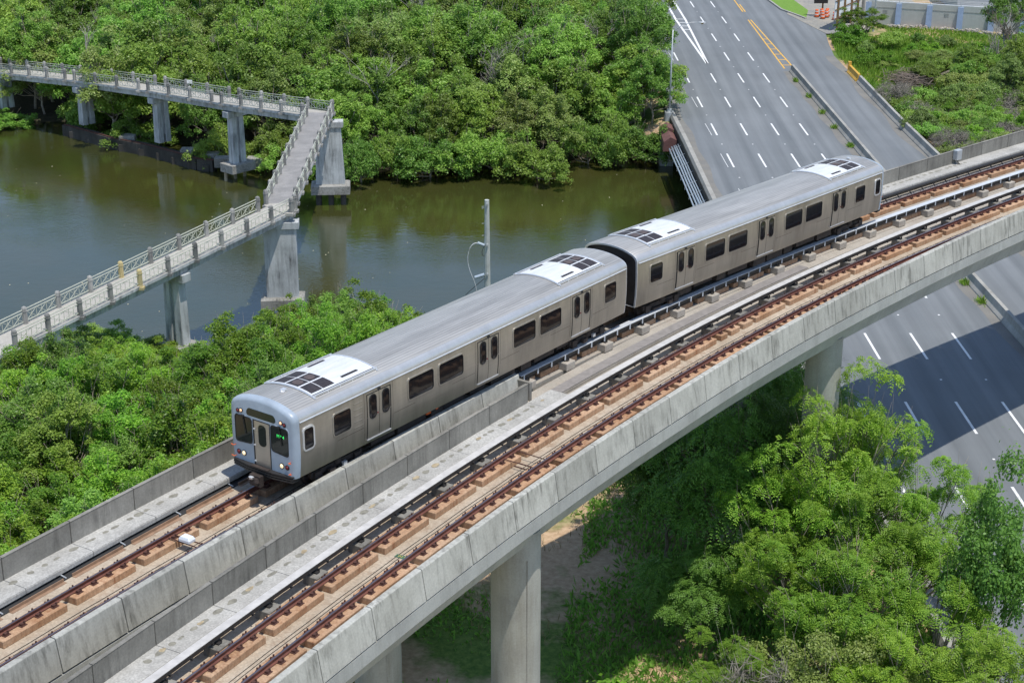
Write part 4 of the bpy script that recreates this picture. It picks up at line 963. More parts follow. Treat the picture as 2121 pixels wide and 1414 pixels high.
def barrel():
    r = empty("traffic_barrel", (0, 0, 0))
    mb = MB(); mb.lathe((0, 0, .06), [(.30, 0), (.30, .22), (.28, .23), (.28, .45), (.26, .46), (.26, .68), (.24, .69), (.24, .9), (.19, 1.0)], 14); build("drum", mb, M_ORANGE, r)
    mb = MB(); mb.lathe((0, 0, 0), [(.38, 0), (.38, .07), (.33, .08)], 14); build("rubber_base", mb, M_RUB, r)
    for z, q in ((.32, .288), (.74, .25)):
        mb = MB(); mb.lathe((0, 0, z), [(q+.004, 0), (q, .14)], 14); build("reflective_band", mb, M_WPLAS, r)
    return r
b0 = barrel(); BL = [((41.9, 230.9), "orange and white traffic barrel, leftmost of the stack on the gravel"), ((42.5, 229.6), "orange and white traffic barrel in front of the leftmost one"), ((43.2, 230.6), "orange traffic barrel in the middle of the pile, upright"), ((44.0, 228.9), "orange traffic barrel just left of the billboard's first post"), ((43.5, 231.6), "orange traffic barrel at the rear of the pile, highest in view"), ((46.0, 229.0), "orange traffic barrel seen between the billboard's posts"), ((44.9, 229.8), "orange traffic barrel lying low behind the billboard's first post"), ((42.7, 231.5), "orange traffic barrel behind the leftmost pair")]
for i, ((x, y), lab) in enumerate(BL):
    o = b0 if i == 0 else copy_tree(b0)
    o.location = (x, y, ZR+.03); tag(o, lab, "traffic barrel", "orange traffic barrels")
    if i == 6: o.rotation_euler = (pi/2*.97, 0, .6); o.location.z = ZR+.33
tyre = MB(); tyre.tube([Vector((45.4+.4*cos(q), 227.0+.4*sin(q), ZR+.2)) for q in np.linspace(0, 2*pi, 17)], .16, 8); thing_mesh("old_tyre", tyre, M_RUB, (45.4, 227.0, ZR+.2), "black old tyre on the ground behind the billboard posts", "tyre")
mb = MB(); mb.tube([(47.6, 220.5, ZR), (47.7, 220.5, ZR+4.2)], .13, 8); mb.bar((46.6, 220.4, ZR+4.0), (48.2, 220.6, ZR+4.3), .14); thing_mesh("grey_post", mb, M_GALV, (47.6, 220.5, ZR), "short grey post with a crossbar in front of the boundary wall's left end", "post")
mb = MB(); mb.box((43.2, 219.0, ZR+.3), (.6, .5, .9)); thing_mesh("concrete_stub", bevel and mb, C_KERB, (43.2, 219, ZR), "small concrete block on the grass beside the bush and gravel", "block")
mb = MB(); mb.box((43.3, 172.3, ZR-1.0), (2.0, 2.2, 1.7)); mb.box((43.3, 172.3, ZR-.12), (2.2, 2.4, .1)); mb.bar((42.5, 171.2, ZR+.1), (43.9, 171.3, ZR+.1), .1); thing_mesh("drain_box", mb, C_KERB, (43.3, 172.3, ZR-.9), "concrete drain box behind the right road barrier among the bushes", "drain box")
up2 = empty("wooden_pole", (47.2, 226.5, ZR)); tag(up2, "grey wooden pole at the left end of the boundary wall", "pole")
mb = MB(); mb.tube([(47.4, 227.0, ZR), (47.5, 227.0, ZR+10)], .22, 8); build("pole", mb, plain("grey_wood", (.30, .28, .25), .9, 0, .3, 3), up2)
mb = MB(); mb.loft([[Vector((x, y, ZR+z)) for x, y, z in ((a, b, 0), (a+.25, b+.1, 0), (a+.25, b+.1, .18), (a, b, .18))] for a, b in ((40.1, 229.6), (39.4, 231.8), (37.8, 236.4), (36.9, 246), (36.5, 262))]); tag(build("kerb", mb, C_KERB), kind='structure')
mb = MB(); P = [(40.3, 229.9), (38.0, 236.6), (37.1, 246), (36.7, 262), (40.6, 262), (40.9, 244), (41.6, 236)]
mb.add([(x, y, ZR+.06) for x, y in P], [tuple(range(len(P)))]); m = NM("lawn"); f2 = m.noise(m.coords('world'), 3, 5); tag(build("lawn", mb, m.fin(m.mix(m.ramp(f2, [(.3, 0), (.7, 1)]), (.11, .22, .02), (.17, .30, .04)), .95)), kind='structure')
# car at the very top of the road
cr = empty("parked_car", (30.2, 247.6, ZR)); tag(cr, "dark car on the road cut off by the top edge of the picture", "car")
mb = MB(); mb.loft([[Vector((30.2+x*w, 245.6+y, ZR+z)) for x, z in ((-.88, .3), (.88, .3), (.9, .7), (.8, .95), (-.8, .95), (-.9, .7))] for y, w in ((0, .94), (.3, 1), (4.0, 1), (4.4, .92))]); bevel(build("body", mb, M_BLACK, cr), .05)
mb = MB(); mb.loft([[Vector((30.2+x, 245.6+y, ZR+z)) for x, z in ((-.75*w, .95), (.75*w, .95), (.62*w, h), (-.62*w, h))] for y, w, h in ((.5, 1, 1.0), (1.1, 1, 1.45), (2.8, 1, 1.45), (3.5, 1, 1.0))]); build("cabin", mb, M_CGLASS, cr)
for sx in (-1, 1):
    for dy in (.8, 3.5):
        mb = MB(); mb.tube([(30.2+sx*.72, 245.6+dy, ZR+.31), (30.2+sx*.92, 245.6+dy, ZR+.31)], .31, 14); build("wheel", mb, M_RUB, cr)
# ---------------- vegetation ----------------
L_MANG = leaf("mangrove_leaves", (.18, .30, .045), (.28, .43, .07), .42, .28, .42, (.37, .49, .11))
L_OLIVE = leaf("olive_leaves", (.20, .28, .06), (.31, .40, .10), .4, .25, .42, (.40, .46, .16))
L_NEAR = leaf("bank_leaves", (.16, .30, .03), (.28, .45, .045), .45, .28, .42, (.39, .53, .07))
L_ACAC = leaf("feathery_leaves", (.17, .31, .034), (.29, .46, .052), .47, .14, .5, (.40, .56, .08))
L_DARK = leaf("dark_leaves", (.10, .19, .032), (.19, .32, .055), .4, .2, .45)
L_BUSH = leaf("bright_bush_leaves", (.16, .32, .03), (.27, .47, .045), .44, .2, .5)
L_TWIG = leaf("grey_twigs", (.13, .115, .095), (.26, .24, .20), .0, .1, .9)
L_GRASS = leaf("grass_blades", (.13, .26, .024), (.27, .45, .05), .4, .0, .6, (.40, .50, .12))
L_WEED = leaf("shade_weeds", (.15, .33, .045), (.28, .52, .08), .5, .0, .6)
L_DRY = leaf("dry_grass", (.22, .18, .08), (.36, .30, .15), .2, .0, .8)
def quads_mesh(name, C, Tn, Bn, l, w):
    # C centres, Tn/Bn tangents (N,3), l,w half sizes (N,)
    N = len(C); V = np.empty((N, 4, 3), np.float32)
    V[:, 0] = C-Tn*l[:, None]; V[:, 1] = C+Bn*w[:, None]-Tn*(l*.1)[:, None]; V[:, 2] = C+Tn*l[:, None]; V[:, 3] = C-Bn*w[:, None]-Tn*(l*.1)[:, None]
    me = bpy.data.meshes.new(name); me.vertices.add(N*4); me.vertices.foreach_set("co", V.ravel())
    me.loops.add(N*4); me.loops.foreach_set("vertex_index", np.arange(N*4, dtype=np.int32))
    me.polygons.add(N); me.polygons.foreach_set("loop_start", np.arange(0, N*4, 4, dtype=np.int32)); me.polygons.foreach_set("loop_total", np.full(N, 4, np.int32))
    me.update(calc_edges=True); return me
def unit(a): return a/np.maximum(np.linalg.norm(a, axis=1, keepdims=True), 1e-6)
def blobs(rs, rx, rz, n, droop=.0):
    # clump centres spread over an uneven dome
    out = []
    ph = rs.uniform(0, 6.28, 4); 
    for i in range(n*6):
        if len(out) >= n: break
        th = rs.uniform(0, 2*pi); u = rs.uniform(-.35, 1.0); r = rs.uniform(.45, 1.0)**.5
        rad = rx*(1+.25*sin(2*th+ph[0])+.25*sin(3*th+ph[1])+.14*sin(7*th+ph[3]))
        q = sqrt(max(0, 1-u*u)); p = np.array([cos(th)*q*rad*r, sin(th)*q*rad*r, u*rz*r*(1+.32*sin(2*th+ph[2])+.2*sin(5*th+ph[0]))])
        out.append(p)
    return np.array(out)
def foliage(seed, rx, rz, nb, br, per, ll, lw, flat=.6, droop=0., jit=.6):
    rs = np.random.RandomState(seed); B = blobs(rs, rx, rz, nb); C = []; D = []
    for b in B:
        r = br*rs.uniform(.6, 1.25); n = int(per*rs.uniform(.6, 1.3)*(r/br)**2)
        d = unit(rs.normal(size=(n, 3))); d[:, 2] = np.where(d[:, 2] < -.25, -d[:, 2], d[:, 2])
        rad = r*(rs.uniform(.25, 1, n)**.4)*(1+.25*np.sin(d[:, 0]*5+seed)*np.sin(d[:, 1]*6))
        c = b+d*rad[:, None]*np.array([1, 1, flat]); c[:, 2] -= droop*rad*rs.uniform(0, 1, n); C.append(c); D.append(d)
    C = np.concatenate(C); D = np.concatenate(D); N = len(C)
    st_ = rs.rand(N) < .12; C = C+rs.normal(size=(N, 3))*np.where(st_, br*.38, .0)[:, None]
    nn = unit(D*.5+np.array([0, 0, .55])+rs.normal(size=(N, 3))*jit*.62); t = unit(np.cross(nn, rs.normal(size=(N, 3)))); bb = np.cross(nn, t)
    s = rs.uniform(.65, 1.35, N); return C, t, bb, ll*s/2, lw*s/2, B
def fronds(seed, rx, rz, nb, br, per, fl, flat=.55):
    rs = np.random.RandomState(seed); B = blobs(rs, rx, rz, nb); CC = []; TT = []; BB = []
    for b in B:
        r = br*rs.uniform(.6, 1.3); n = int(per*rs.uniform(.6, 1.3))
        d = unit(rs.normal(size=(n, 3))); d[:, 2] = np.abs(d[:, 2])*.8-.1; d = unit(d)
        base = b+d*(r*rs.uniform(.35, 1, n)**.5)[:, None]*np.array([1, 1, flat])
        out = unit(np.column_stack([d[:, 0], d[:, 1], np.zeros(n)])+rs.normal(size=(n, 3))*.35); out[:, 2] = rs.uniform(-.55, .25, n); out = unit(out)
        side = unit(np.cross(out, np.array([0, 0, 1.])+rs.normal(size=(n, 3))*.35)); L = fl*rs.uniform(.6, 1.2, n)
        for k in range(4):
            f = (k+.5)/4; ctr = base+out*(L*f)[:, None]; ctr[:, 2] -= .25*L*f*f
            for sgn in (-1, 1):
                dirv = unit(side*sgn+out*.45+np.array([0, 0, -.15])); hl = L*.26*(1-.45*abs(f-.4))
                CC.append(ctr+dirv*hl[:, None]*.55); TT.append(dirv*1.0); BB.append((out, hl))
    C = np.concatenate(CC); t = np.concatenate(TT); o = np.concatenate([q[0] for q in BB]); hl = np.concatenate([q[1] for q in BB])
    return C, t, o, hl*.6, hl*.0+fl*.085, B
def trunk_mesh(seed, B, h, cz, r0, limbs=9, lean=.3):
    rg = random.Random(seed); mb = MB(); top = Vector((rg.uniform(-lean, lean), rg.uniform(-lean, lean), cz*.72))
    p0 = Vector((0, 0, -.6)); mid = p0.lerp(top, .5)+Vector((rg.uniform(-.2, .2), rg.uniform(-.2, .2), 0))
    mb.tube([p0, mid, top], [r0, r0*.8, r0*.6], 7)
    idx = list(range(len(B))); rg.shuffle(idx)
    for i in idx[:limbs]:
        e = Vector(B[i])+Vector((0, 0, cz)); s = mid.lerp(top, rg.uniform(.2, 1)); m1 = s.lerp(e, .5)+Vector((rg.uniform(-.3, .3), rg.uniform(-.3, .3), -.25))
        mb.tube([s, m1, e], [r0*.42, r0*.26, r0*.08], 5)
        q = e+(e-mid).normalized()*rg.uniform(.5, 1.1)+Vector((rg.uniform(-.3, .3), rg.uniform(-.3, .3), rg.uniform(0, .5))); mb.tube([e, q], [r0*.09, r0*.035], 4)
        for _ in range(2):
            q = e+Vector((rg.uniform(-1, 1), rg.uniform(-1, 1), rg.uniform(-.1, .7)))*.9; mb.tube([m1.lerp(e, .5), q], [r0*.16, r0*.04], 4)
    return mb
VAR = {}
def variant(key, seed, cz, rx, rz, nb, br, per, ll, lw, lm, bark, r0, style='leaf', limbs=9, droop=.15, flat=.6):
    q = fronds(seed, rx, rz, nb, br, per, ll, flat) if style == 'frond' else foliage(seed, rx, rz, nb, br, per, ll, lw, flat, droop)
    C = q[0].copy(); C[:, 2] += cz
    me = quads_mesh("crown", C, q[1], q[2], q[3], q[4]); me.materials.append(lm)
    tb = trunk_mesh(seed, q[5], cz+rz, cz, r0, limbs); tm = bpy.data.meshes.new("trunk"); tm.from_pydata([tuple(v) for v in tb.v], [], tb.f); tm.materials.append(bark)
    tm.polygons.foreach_set("use_smooth", [True]*len(tm.polygons))
    VAR.setdefault(key, []).append((me, tm, cz+rz, rx))
def plant(key, name, x, y, height, label, cat, group, rng, zs=None, wid=None, base=None, vi=None):
    me, tm, h0, rx = VAR[key][rng.randrange(len(VAR[key])) if vi is None else vi]
    r = empty(name, (x, y, ground_z(x, y) if base is None else base), rng.uniform(0, 6.28)); s = height/h0
    w = (wid/rx) if wid else s*rng.uniform(.9, 1.15)
    r.scale = (w, w*rng.uniform(.9, 1.1), s)
    for nm, m_ in (("trunk", tm), ("crown", me)):
        o = bpy.data.objects.new(nm, m_); COL.objects.link(o); o.parent = r
    return tag(r, label, cat, group)
for i in range(9): variant('mang', 40+i, 5.2+.3*(i % 3), 2.8, 2.9-.25*(i % 2), 105, .52, 175, .19, .105, L_OLIVE if i == 6 else L_MANG, M_DEAD if i % 2 else M_BARKL, .15, droop=.2, flat=.95, limbs=20)
for i in range(5): variant('low', 70+i, 2.9, 2.7, 2.7, 105, .52, 175, .19, .105, L_OLIVE if i == 1 else L_MANG, M_BARKL, .12, droop=.25, flat=.9, limbs=16)
for i in range(3): variant('shore', 60+i, 1.5, 2.6, 1.6, 100, .5, 170, .18, .10, L_MANG, M_BARKL, .11, droop=.5, flat=.85, limbs=14)
for i in range(7): variant('near', 80+i, 4.0, 2.2, 2.6, 100, .40, 240, .125, .08, (L_NEAR, L_NEAR, L_MANG, L_NEAR, L_NEAR, L_NEAR, L_NEAR)[i], M_BARKL, .11, droop=.15, flat=1.05, limbs=20)
for i in range(3): variant('bush', 100+i, .9, 1.35, .8, 30, .45, 330, .15, .075, (L_BUSH, L_MANG, L_OLIVE)[i], M_BARK, .06, limbs=6)
for i in range(3): variant('twig', 120+i, .9, 1.5, .7, 22, .6, 120, .5, .025, L_TWIG, M_DEAD, .05, limbs=14, flat=.8)
for i in range(4): variant('acacia', 140+i, 4.3, 3.1, 2.8, 52, .5, 78, .44, .05, L_ACAC, M_BARKL, .15, 'frond', limbs=26, flat=.75)
for i in range(1): variant('smallleaf', 150+i, 3.6, 1.9, 2.6, 52, .62, 420, .13, .085, L_DARK, M_BARK, .1, limbs=12, flat=.8)
for i in range(1): variant('yellowbush', 155+i, 2.6, 2.4, 1.7, 54, .6, 460, .10, .065, L_OLIVE, M_BARKL, .1, limbs=12)
for i in range(2): variant('understory', 160+i, 2.7, 2.6, 2.2, 44, .9, 110, .42, .05, L_DARK, M_BARK, .12, 'frond', limbs=10, flat=.7)  # viaduct's shade put into the colour: darker leaves than the sunlit acacias
# -- far bank mangroves
rng = random.Random(21); spots = []
def seg_d(p, a, b):
    ab = (b.x-a.x, b.y-a.y); t = ((p[0]-a.x)*ab[0]+(p[1]-a.y)*ab[1])/(ab[0]**2+ab[1]**2); t = max(0, min(1, t)); q = (a.x+ab[0]*t, a.y+ab[1]*t); return hypot(p[0]-q[0], p[1]-q[1]), ab[0]*(p[1]-a.y)-ab[1]*(p[0]-a.x)
def bridge_rel(x, y):
    d, s = min((seg_d((x, y), a, b) for a, b in zip(S3[:-1], S3[1:])), key=lambda q: q[0]); d2 = seg_d((x, y), BA, BB)[0]; return min(d, d2), s < 0
cnt = 0; zone_rows = {}
yv = 0
for row in range(13):
    x = -80+rng.uniform(0, 3)
    while x < 16.0:
        xx, d = x+rng.uniform(-1.1, 1.1), .2+row*4.4+rng.uniform(-1.2, 1.2); x += 3.6 if row < 2 else 4.9
        yy = far_shore(xx)+d
        if yy > 226 or xx > left_edge(yy)-2.2: continue
        br, behind = bridge_rel(xx, yy)
        if xx < -17 and br < 2.6: continue
        front = xx < -18.5 and not (behind)
        zone = "beside the road" if xx > 6 else ("right of the footbridge corner" if xx > -17 else "behind the footbridge's far arm")
        if row == 0 or front:
            if front and rng.random() < .3 and xx > -48: continue
            h = rng.uniform(2.3, 3.4) if not front else rng.uniform(1.4, 2.4)
            if not front and xx > -17: h = rng.uniform(3.0, 4.6)
            o = plant('shore', 'mangrove_shrub', xx, yy-(1.0 if not front else -.2), h+.6, "low mangrove overhanging the far waterline %s" % ("below the footbridge's far arm" if xx < -18 else zone), "mangrove", "mangroves leaning over the far bank", rng, wid=rng.uniform(2.4, 3.4), base=ZW-.5)
        else:
            h = rng.uniform(4.3, 8.8)+min(row, 4)*.75
            if xx > -16 and row < 3: h = 4.2+row*1.5+rng.uniform(-.5, .9)
            o = plant('low' if row < 3 else 'mang', 'mangrove_tree', xx, yy, h, "mangrove tree %s the far thicket, %s" % ("in front of" if row < 3 else ("midway into" if row < 7 else "deep in"), zone), "tree", "mangrove trees of the far bank thicket", rng)
        cnt += 1
for (x, y, h, w, lab) in ((-43.6, 180.6, 11.4, 3.9, "big mangrove tree whose crown hides part of the footbridge's far arm"), (-55.2, 190.2, 10.4, 3.0, "mangrove tree poking over the footbridge railing at the left edge"), (15.2, 186, 10.2, 3.4, "tall tree whose crown leans over the road edge above the street lamp"), (16.2, 205, 10.5, 3.6, "tall tree overhanging the white chevron markings at the top of the road"), (14.0, 178, 7.8, 3.2, "dense glossy tree right beside the red pipe hood")):
    plant('mang', 'mangrove_tree', x, y, h, lab, "tree", None, rng, wid=w)
# -- bare trees in the thicket
def dead_tree(x, y, z, h, seed, label, mat=M_DEAD, spread=.5, n=9, r0=.11):
    rg = random.Random(seed); mb = MB()
    def branch(p, d, L, r, lv):
        q = p+d*L; m1 = p.lerp(q, .5)+Vector((rg.uniform(-1, 1), rg.uniform(-1, 1), rg.uniform(-.5, 1)))*L*.08
        mb.tube([p, m1, q], [r, r*.75, r*.5], 5)
        if lv > 0:
            for i in range(rg.randint(2, 4)):
                dd = (d+Vector((rg.uniform(-1, 1), rg.uniform(-1, 1), rg.uniform(-.35, .7)))*.85).normalized(); branch(p.lerp(q, rg.uniform(.4, 1)), dd, L*rg.uniform(.45, .75), r*.5, lv-1)
    for i in range(n):
        a = rg.uniform(0, 6.28); branch(Vector((x, y, z+h*rg.uniform(0, .35))), Vector((cos(a)*spread, sin(a)*spread, 1)).normalized(), h*rg.uniform(.35, .6), r0, 3)
    mb.tube([(x, y, z-.5), (x, y, z+h*.6)], [r0*1.6, r0], 6)
    return thing_mesh("bare_tree", mb, mat, (x, y, z), label, "bare tree")
for (px, y, z, h, s, sp, n, lab) in ((-1.6, 176, -15, 5.5, 1, .6, 6, "bare silvery tree standing clear of the leaves in the middle of the thicket"), (2.6, 181, -15, 6.5, 2, .7, 6, "spreading leafless grey tree left of the dense roadside trees"), (-47.5, 186, -13, 5.5, 3, .3, 2, "single bent leafless trunk above the footbridge's far arm"), (-11, 199, -13, 6, 4, .6, 5, "twiggy bare tree near the top centre of the thicket"), (9.5, 186, -12, 4.6, 5, 1.1, 6, "low wide bare branches in the thicket left of the street lamp"), (-33, 188, -14, 4.5, 6, .5, 2, "pale dead branches among the crowns behind the footbridge")):
    dead_tree(px, y, z, h, s, lab, M_DEAD, sp, n, .075)
rgd = random.Random(101)
for i, (x, y, pos) in enumerate(((-62, 196, "far left"), (-50, 198, "left of the tall bent trunk"), (-40, 196, "above the footbridge's middle"), (-27, 190, "above the footbridge corner"), (-20, 182, "just right of the footbridge corner"), (-8, 186, "left of the centre"), (-5, 205, "at the top edge left of centre"), (6, 196, "right of the centre"), (12, 200, "near the road at the top"), (-14, 172, "low near the waterline"), (7, 178, "low near the waterline by the road"))):
    dead_tree(x, y, -14.5+rgd.uniform(-1, 1.5), rgd.uniform(3.6, 6), 200+i, "thin leafless branches among the mangrove crowns, %s" % pos, M_DEAD if i % 2 else M_BARKL, rgd.uniform(.3, .9), 3, .06)
# -- near bank trees between the viaduct and the river
T1S = [(T(0, a), Tdir(0, a)[1]) for a in np.arange(-46, 40, 1.5)]
def lat1(x, y):
    p, n = min(T1S, key=lambda q: (q[0].x-x)**2+(q[0].y-y)**2); return (x-p.x)*n.x+(y-p.y)*n.y
rng = random.Random(5)
y = 44.
while y < 114:
    x = -56+rng.uniform(0, 2)
    while x < -5.5:
        xx, yy = x+rng.uniform(-.9, .9), y+rng.uniform(-.9, .9); x += 3.1
        la_ = lat1(xx, yy)
        if la_ > -6.3 or yy > near_shore(xx)-.3 or abs(xx/max(yy, 1)) > .40: continue
        if xx > -6.5 and yy > 84: continue
        d = near_shore(xx)-yy
        bz = float(np.interp(xx, (-60, -34, -31, -29, -27, -25, -22, -19.5, -16.5, -10), (-20.2, -19.8, -19.2, -16.6, -17.4, -19.0, -19.2, -18.6, -15.6, -14.5)))
        zt = min(bz+.36*d, -9.6)-(rng.uniform(0, 2.6) if d > 5 else rng.uniform(0, .5))
        if la_ > -10: zt = min(zt, -9.8-rng.uniform(0, 2))
        gz = ground_z(xx, yy); h = max(1.3, zt-gz)
        zone = "at the river's edge" if d < 7 else ("right behind the viaduct wall" if la_ > -12 else "in the middle of the near bank")
        plant('near', 'bank_tree', xx, yy, h, "leafy tree %s, %s the footbridge" % (zone, "left of" if xx < -34 else ("below" if xx < -20 else "right of")), "tree", "trees on the near bank behind the train", rng, wid=rng.uniform(1.7, 2.7))
    y += 3.0
for x, y, h, s, lab in ((-14.5, 58.5, 5.2, 11, "tangle of bare grey branches behind the viaduct wall, lower left"), (-11.8, 63.5, 5.0, 12, "bare twisted branches just left of the train's cab"), (-19.5, 54, 5.6, 13, "leaning bare branches near the left end of the viaduct wall")):
    dead_tree(x, y, ground_z(x, y)+2, h, s, lab, M_DEAD, .9, 5, .06)
# -- trees on the right below the viaduct
rng = random.Random(8)
AC = ((15.9, 72.6, 12.2, 2.9, "tall feathery bright green tree in front of the viaduct column by the road"), (16.9, 73.9, 11.4, 2.3, "feathery tree tucked against the tall bright green one by the column"), (13.6, 71.0, 9.0, 3.3, "feathery acacia with a spreading crown at the centre of the lower right trees"), (12.8, 68.8, 7.6, 2.4, "feathery acacia with thin branches reaching left over the shaded weeds"), (16.6, 68.6, 9.4, 3.1, "feathery acacia between the tall one and the central crown"), (19.8, 70.6, 10.0, 2.7, "feathery acacia leaning right over the sunlit lane lines"), (14.8, 64.4, 7.8, 3.1, "feathery acacia low in the middle of the lower right corner"), (18.2, 63.0, 8.2, 2.9, "feathery acacia spreading over the road at the right edge"), (10.2, 62.0, 4.6, 2.6, "low feathery acacia at the bottom edge beside the green weeds"), (19.6, 58.6, 7.4, 2.9, "feathery acacia in the very corner of the picture, lower right"), (16.0, 60.0, 6.6, 2.6, "feathery acacia at the bottom edge right of the yellowish bush"))
for x, y, h, w, lab in AC: plant('acacia', 'acacia_tree', x, y, h, lab, "tree", None, rng, wid=w, base=ZG)
plant('smallleaf', 'roadside_tree', 20.7, 64.0, 11.6, "small dark green upright tree standing against the asphalt at the right", "tree", None, rng, wid=1.9, base=ZG)
plant('yellowbush', 'small_leaved_bush', 13.4, 60.6, 6.0, "yellowish small leaved bush at the bottom edge below the acacias", "bush", None, rng, wid=2.8, base=ZG)
plant('bush', 'green_bush', 6.6, 60.6, 2.6, "bright green bush at the bottom edge left of the acacias", "bush", None, rng, wid=2.6, base=ZG, vi=0)
plant('bush', 'green_bush', 9.0, 58.6, 3.0, "bright green bush at the bottom edge nearest the yellowish one", "bush", None, rng, wid=2.6, base=ZG, vi=0)
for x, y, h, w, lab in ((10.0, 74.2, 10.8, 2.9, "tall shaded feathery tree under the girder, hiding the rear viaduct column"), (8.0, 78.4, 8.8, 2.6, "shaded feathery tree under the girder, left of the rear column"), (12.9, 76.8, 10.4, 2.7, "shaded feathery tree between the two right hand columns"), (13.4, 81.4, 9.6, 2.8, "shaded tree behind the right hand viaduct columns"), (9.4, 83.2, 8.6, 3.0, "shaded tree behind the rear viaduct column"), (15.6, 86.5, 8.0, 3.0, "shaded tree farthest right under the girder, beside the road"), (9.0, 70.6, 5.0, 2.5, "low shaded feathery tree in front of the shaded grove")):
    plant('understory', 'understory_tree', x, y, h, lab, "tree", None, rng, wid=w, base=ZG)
dead_tree(10.6, 74.2, -14.5, 4.6, 31, "reddish bare branches sticking out left of the acacias", plain("reddish_twigs", (.27, .15, .10), .9), .8, 4, .05)
plant('twig', 'dead_bush', 10.6, 60.2, 4.2, "grey leafless bush at the bottom edge among the acacias", "bush", None, rng, wid=2.0, base=ZG)
dead_tree(17.2, 96, -15, 5.5, 33, "dark bare tree behind the column by the road, under the girder", M_BARK, .6, 5, .05)
# -- grass and weeds
def blades(name, pts, hs, ws, mat, label, cat, seed, tilt=.38):
    rs = np.random.RandomState(seed); N = len(pts); t = unit(rs.normal(size=(N, 3))*tilt+np.array([0, 0, 1.])); b = unit(np.cross(t, rs.normal(size=(N, 3))))
    C = np.array(pts, np.float32)+t*hs[:, None]*.8; me = quads_mesh(name, C, t, b, hs, ws); me.materials.append(mat)
    o = bpy.data.objects.new(name, me); COL.objects.link(o); return tag(o, label, cat, None, "stuff")
def scatter(n, x0, x1, y0, y1, ok, seed):
    rs = np.random.RandomState(seed); out = []
    for _ in range(n*6):
        if len(out) >= n: break
        x, y = rs.uniform(x0, x1), rs.uniform(y0, y1)
        if ok(x, y, rs): out.append((x, y, ground_z(x, y)))
    return out
def shade_ok(x, y, rs):
    if x > left_edge(y)-.3: return False
    if y > 86: return noise2(x, y, .6, 7) > rs.uniform(-.5, .4)
    v = noise2(x, y, .55, 4)*.8+(.75 if x > 2.6+.14*(y-72) else -.08)
    if abs(x-1.5-(y-70)*.55) < 2.2 and 66 < y < 86: v -= .55
    return v > rs.uniform(-.05, .45)
pts = scatter(56000, -16, 20, 54, 106, shade_ok, 1); rs = np.random.RandomState(2)
blades("weeds", pts, np.array([rs.uniform(.1, .34) if p[0] > 2.4 else rs.uniform(.05, .2) for p in pts]), rs.uniform(.04, .085, len(pts)), L_WEED, "green weeds and ground cover growing over the shaded soil under the viaduct", "weeds", 3, .85)
pts = scatter(16000, -12, 14, 58, 106, lambda x, y, r: x < left_edge(y)-1 and noise2(x, y, .7, 9)+(.5 if y > 86 else 0) > r.uniform(-.15, .6), 4)
blades("dry_grass", pts, rs.uniform(.08, .35, len(pts)), rs.uniform(.012, .03, len(pts)), L_DRY, "dry brown grass in patches on the bare soil under the viaduct", "dry grass", 5)
def lot_ok(x, y, rs): return x > right_edge(y)+.5 and not (x > 40.8+(y-219)*.0 and y > 219.5 and x < 50 and y > 212+1.15*(x-41)) and (y < 226.0-(x-48.3)*.37)
pts = scatter(46000, 39.5, 78, 184, 226, lot_ok, 6)
hh = np.array([rs.uniform(.15, .55)*(1.0 if p[1] < 212 else .55)*(1+.7*noise2(p[0], p[1], .8, 3)) for p in pts])
blades("tall_grass", pts, hh, rs.uniform(.03, .09, len(pts)), L_GRASS, "bright green tall grass filling the lot in front of the boundary wall", "grass", 7)
rub = MB(); rg = random.Random(4)
for i in range(260):
    t_ = rg.uniform(.1, .95); p = WA+wu*(L*t_*.62)+wn*(rg.uniform(.8, 2.2)); s_ = rg.uniform(.08, .3)
    rub.box((p.x, p.y, ground_z(p.x, p.y)+.12+rg.uniform(0, .25)), (s_*1.6, s_, s_*.7), Matrix.Rotation(rg.uniform(0, 3), 3, 'Z'))
thing_mesh("rubble", rub, concrete("rubble_mix", (.42, .36, .30), (.56, .52, .46), (.3, .2, .14), .7, 3, .4, False), (56, 225, ZR), "pale rubble and litter strewn along the foot of the boundary wall", "rubble", None, "stuff")
# -- shrubs of the right hand lot
rng = random.Random(17)
plant('near', 'lot_bush', 44.9, 214.6, 4.4, "large bright green bush in front of the billboard posts", "bush", None, rng, wid=2.7, base=ZR-.4, vi=0)
plant('bush', 'lot_bush', 42.6, 211.0, 2.4, "rounded bush at the foot of the large bright green bush", "bush", None, rng, wid=2.0, vi=0)
plant('bush', 'lot_bush', 48.0, 210.5, 2.2, "dark tufted bush right of the large bright green bush", "bush", None, rng, wid=1.6, vi=1)
plant('mang', 'vine_tree', 60.4, 205.2, 8.4, "vine draped tree with a lopsided crown at the right edge of the lot", "tree", None, rng, wid=3.2, base=ZR-.5, vi=1)
plant('low', 'vine_tree', 64.8, 203.5, 6.6, "leafy tree behind the vine draped one, cut by the right edge", "tree", None, rng, wid=2.8, base=ZR-1, vi=2)
dead_tree(57.6, 197.5, -16.5, 6.5, 41, "leaning bare grey branches below the vine draped tree", M_DEAD, .6, 4, .09)
dead_tree(60.2, 199.5, -16.5, 7.5, 42, "tall bare forked trunk beside the vine draped tree", M_BARK, .45, 3, .12)
n_ = 0
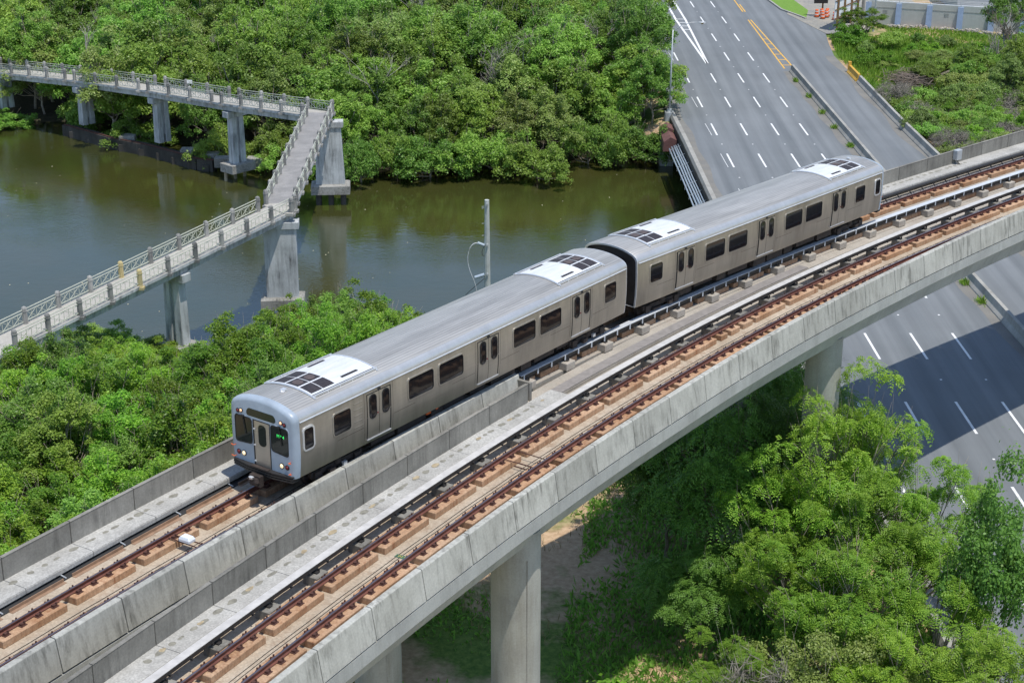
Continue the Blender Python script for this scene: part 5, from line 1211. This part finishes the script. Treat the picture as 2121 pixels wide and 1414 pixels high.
for j in range(17):
    for i in range(16):
        x, y = 42.4+i*1.9+rng.uniform(-.7, .7), 158+j*2.75+rng.uniform(-.9, .9)
        if x < right_edge(y)+1.3 or x/y > .355: continue
        if y > 186 and x < 50+(y-186)*.4 and rng.random() < .72: continue
        if y > 200 and x < 54: continue
        tw = rng.random() < (.24 if y < 186 else .15)
        g_ = "behind the right road barrier" if x < 47 else "in the scrub right of the road"
        dd = "near the train" if y < 172 else ("midway" if y < 188 else "beside the grassy lot")
        if tw: plant('twig', 'twiggy_shrub', x, y, rng.uniform(1.5, 2.4), "grey twiggy leafless shrub %s, %s" % (g_, dd), "shrub", "scrub beside the road", rng, wid=rng.uniform(1.4, 2.1))
        else: plant('bush', 'leafy_shrub', x, y, rng.uniform(1.4, 2.6), "leafy green shrub %s, %s" % (g_, dd), "shrub", "scrub beside the road", rng, wid=rng.uniform(1.2, 1.9), vi=rng.choice((0, 1, 1, 2, 2)))
for x, y, h, w, lab in ((56.8, 188.5, 4.4, 2.6, "dark rounded tree at the right edge below the vine draped tree"), (59.5, 193.5, 5.2, 2.6, "dense green tree just under the vine draped tree"), (57.8, 180.5, 4.0, 2.4, "leafy tree at the right edge of the scrub, lowest of its line"), (54.2, 196.5, 3.4, 2.3, "spreading bush left of the vine draped tree")):
    plant('low', 'scrub_tree', x, y, h, lab, "tree", None, rng, wid=w)
for i in range(26):
    x, y = rng.uniform(41.5, 57), rng.uniform(196, 215)
    if x < right_edge(y)+1.5 or (x < 50 and y > 211): continue
    plant('bush', 'leafy_shrub', x, y, rng.uniform(.8, 1.7), "small leafy weed bush scattered in the tall grass of the lot", "shrub", "weed bushes in the grassy lot", rng, wid=rng.uniform(.8, 1.5))
br = MB(); rg = random.Random(77)
for i in range(420):
    a = rg.uniform(0, 6.28); c = Vector((46.6+rg.gauss(0, 1.3), 193.5+rg.gauss(0, 1.6), ground_z(46.6, 193.5)+.2+max(0, rg.gauss(.45, .35)))); d = Vector((cos(a), sin(a), rg.uniform(-.3, .3)))*rg.uniform(.3, 1.1)
    br.tube([c-d, c+d], rg.uniform(.015, .045), 4)
thing_mesh("brush_pile", br, plain("brush_wood", (.20, .16, .13), .95, 0, .5, 3), (46.6, 193.5, -16.5), "heap of cut brown branches behind the yellow barrier end", "brush pile", None, "stuff")
mb = MB(); mb.tube([(50.2, 194.0, -16.0), (52.0, 195.0, -15.5), (53.6, 195.6, -15.4)], [.16, .13, .08], 7); thing_mesh("fallen_log", mb, M_BARK, (51, 194.5, -16), "fallen dark log lying in the grass right of the brush pile", "log")
for i, y in enumerate((190.5, 182.5, 175.0, 168.5, 161.0, 120.2, 116.0)):
    x = med(y)-.25; rs = np.random.RandomState(i); n = 140; P = np.column_stack([x+rs.normal(0, .16, n), y+rs.normal(0, .28, n), np.full(n, ZR)]); t = unit(rs.normal(size=(n, 3))*.5+np.array([0, 0, 1.])); b_ = unit(np.cross(t, rs.normal(size=(n, 3)))); hs = rs.uniform(.1, .3, n)
    me = quads_mesh("weed_tuft", P+t*hs[:, None]-np.array([x, y, ZR]), t, b_, hs, np.full(n, .035)); me.materials.append(L_GRASS); o = bpy.data.objects.new("weed_tuft", me); COL.objects.link(o); o.location = (x, y, ZR)
    tag(o, ("green weed tuft at the median barrier, %s" % ("first from its far end", "second from its far end", "third from its far end", "fourth from its far end", "nearest the train's rear roof", "in the sunlit gap right of the viaduct", "in the shadow right of the viaduct")[i]), "weeds", "weed tufts along the median barrier")
bpy.context.view_layer.update()
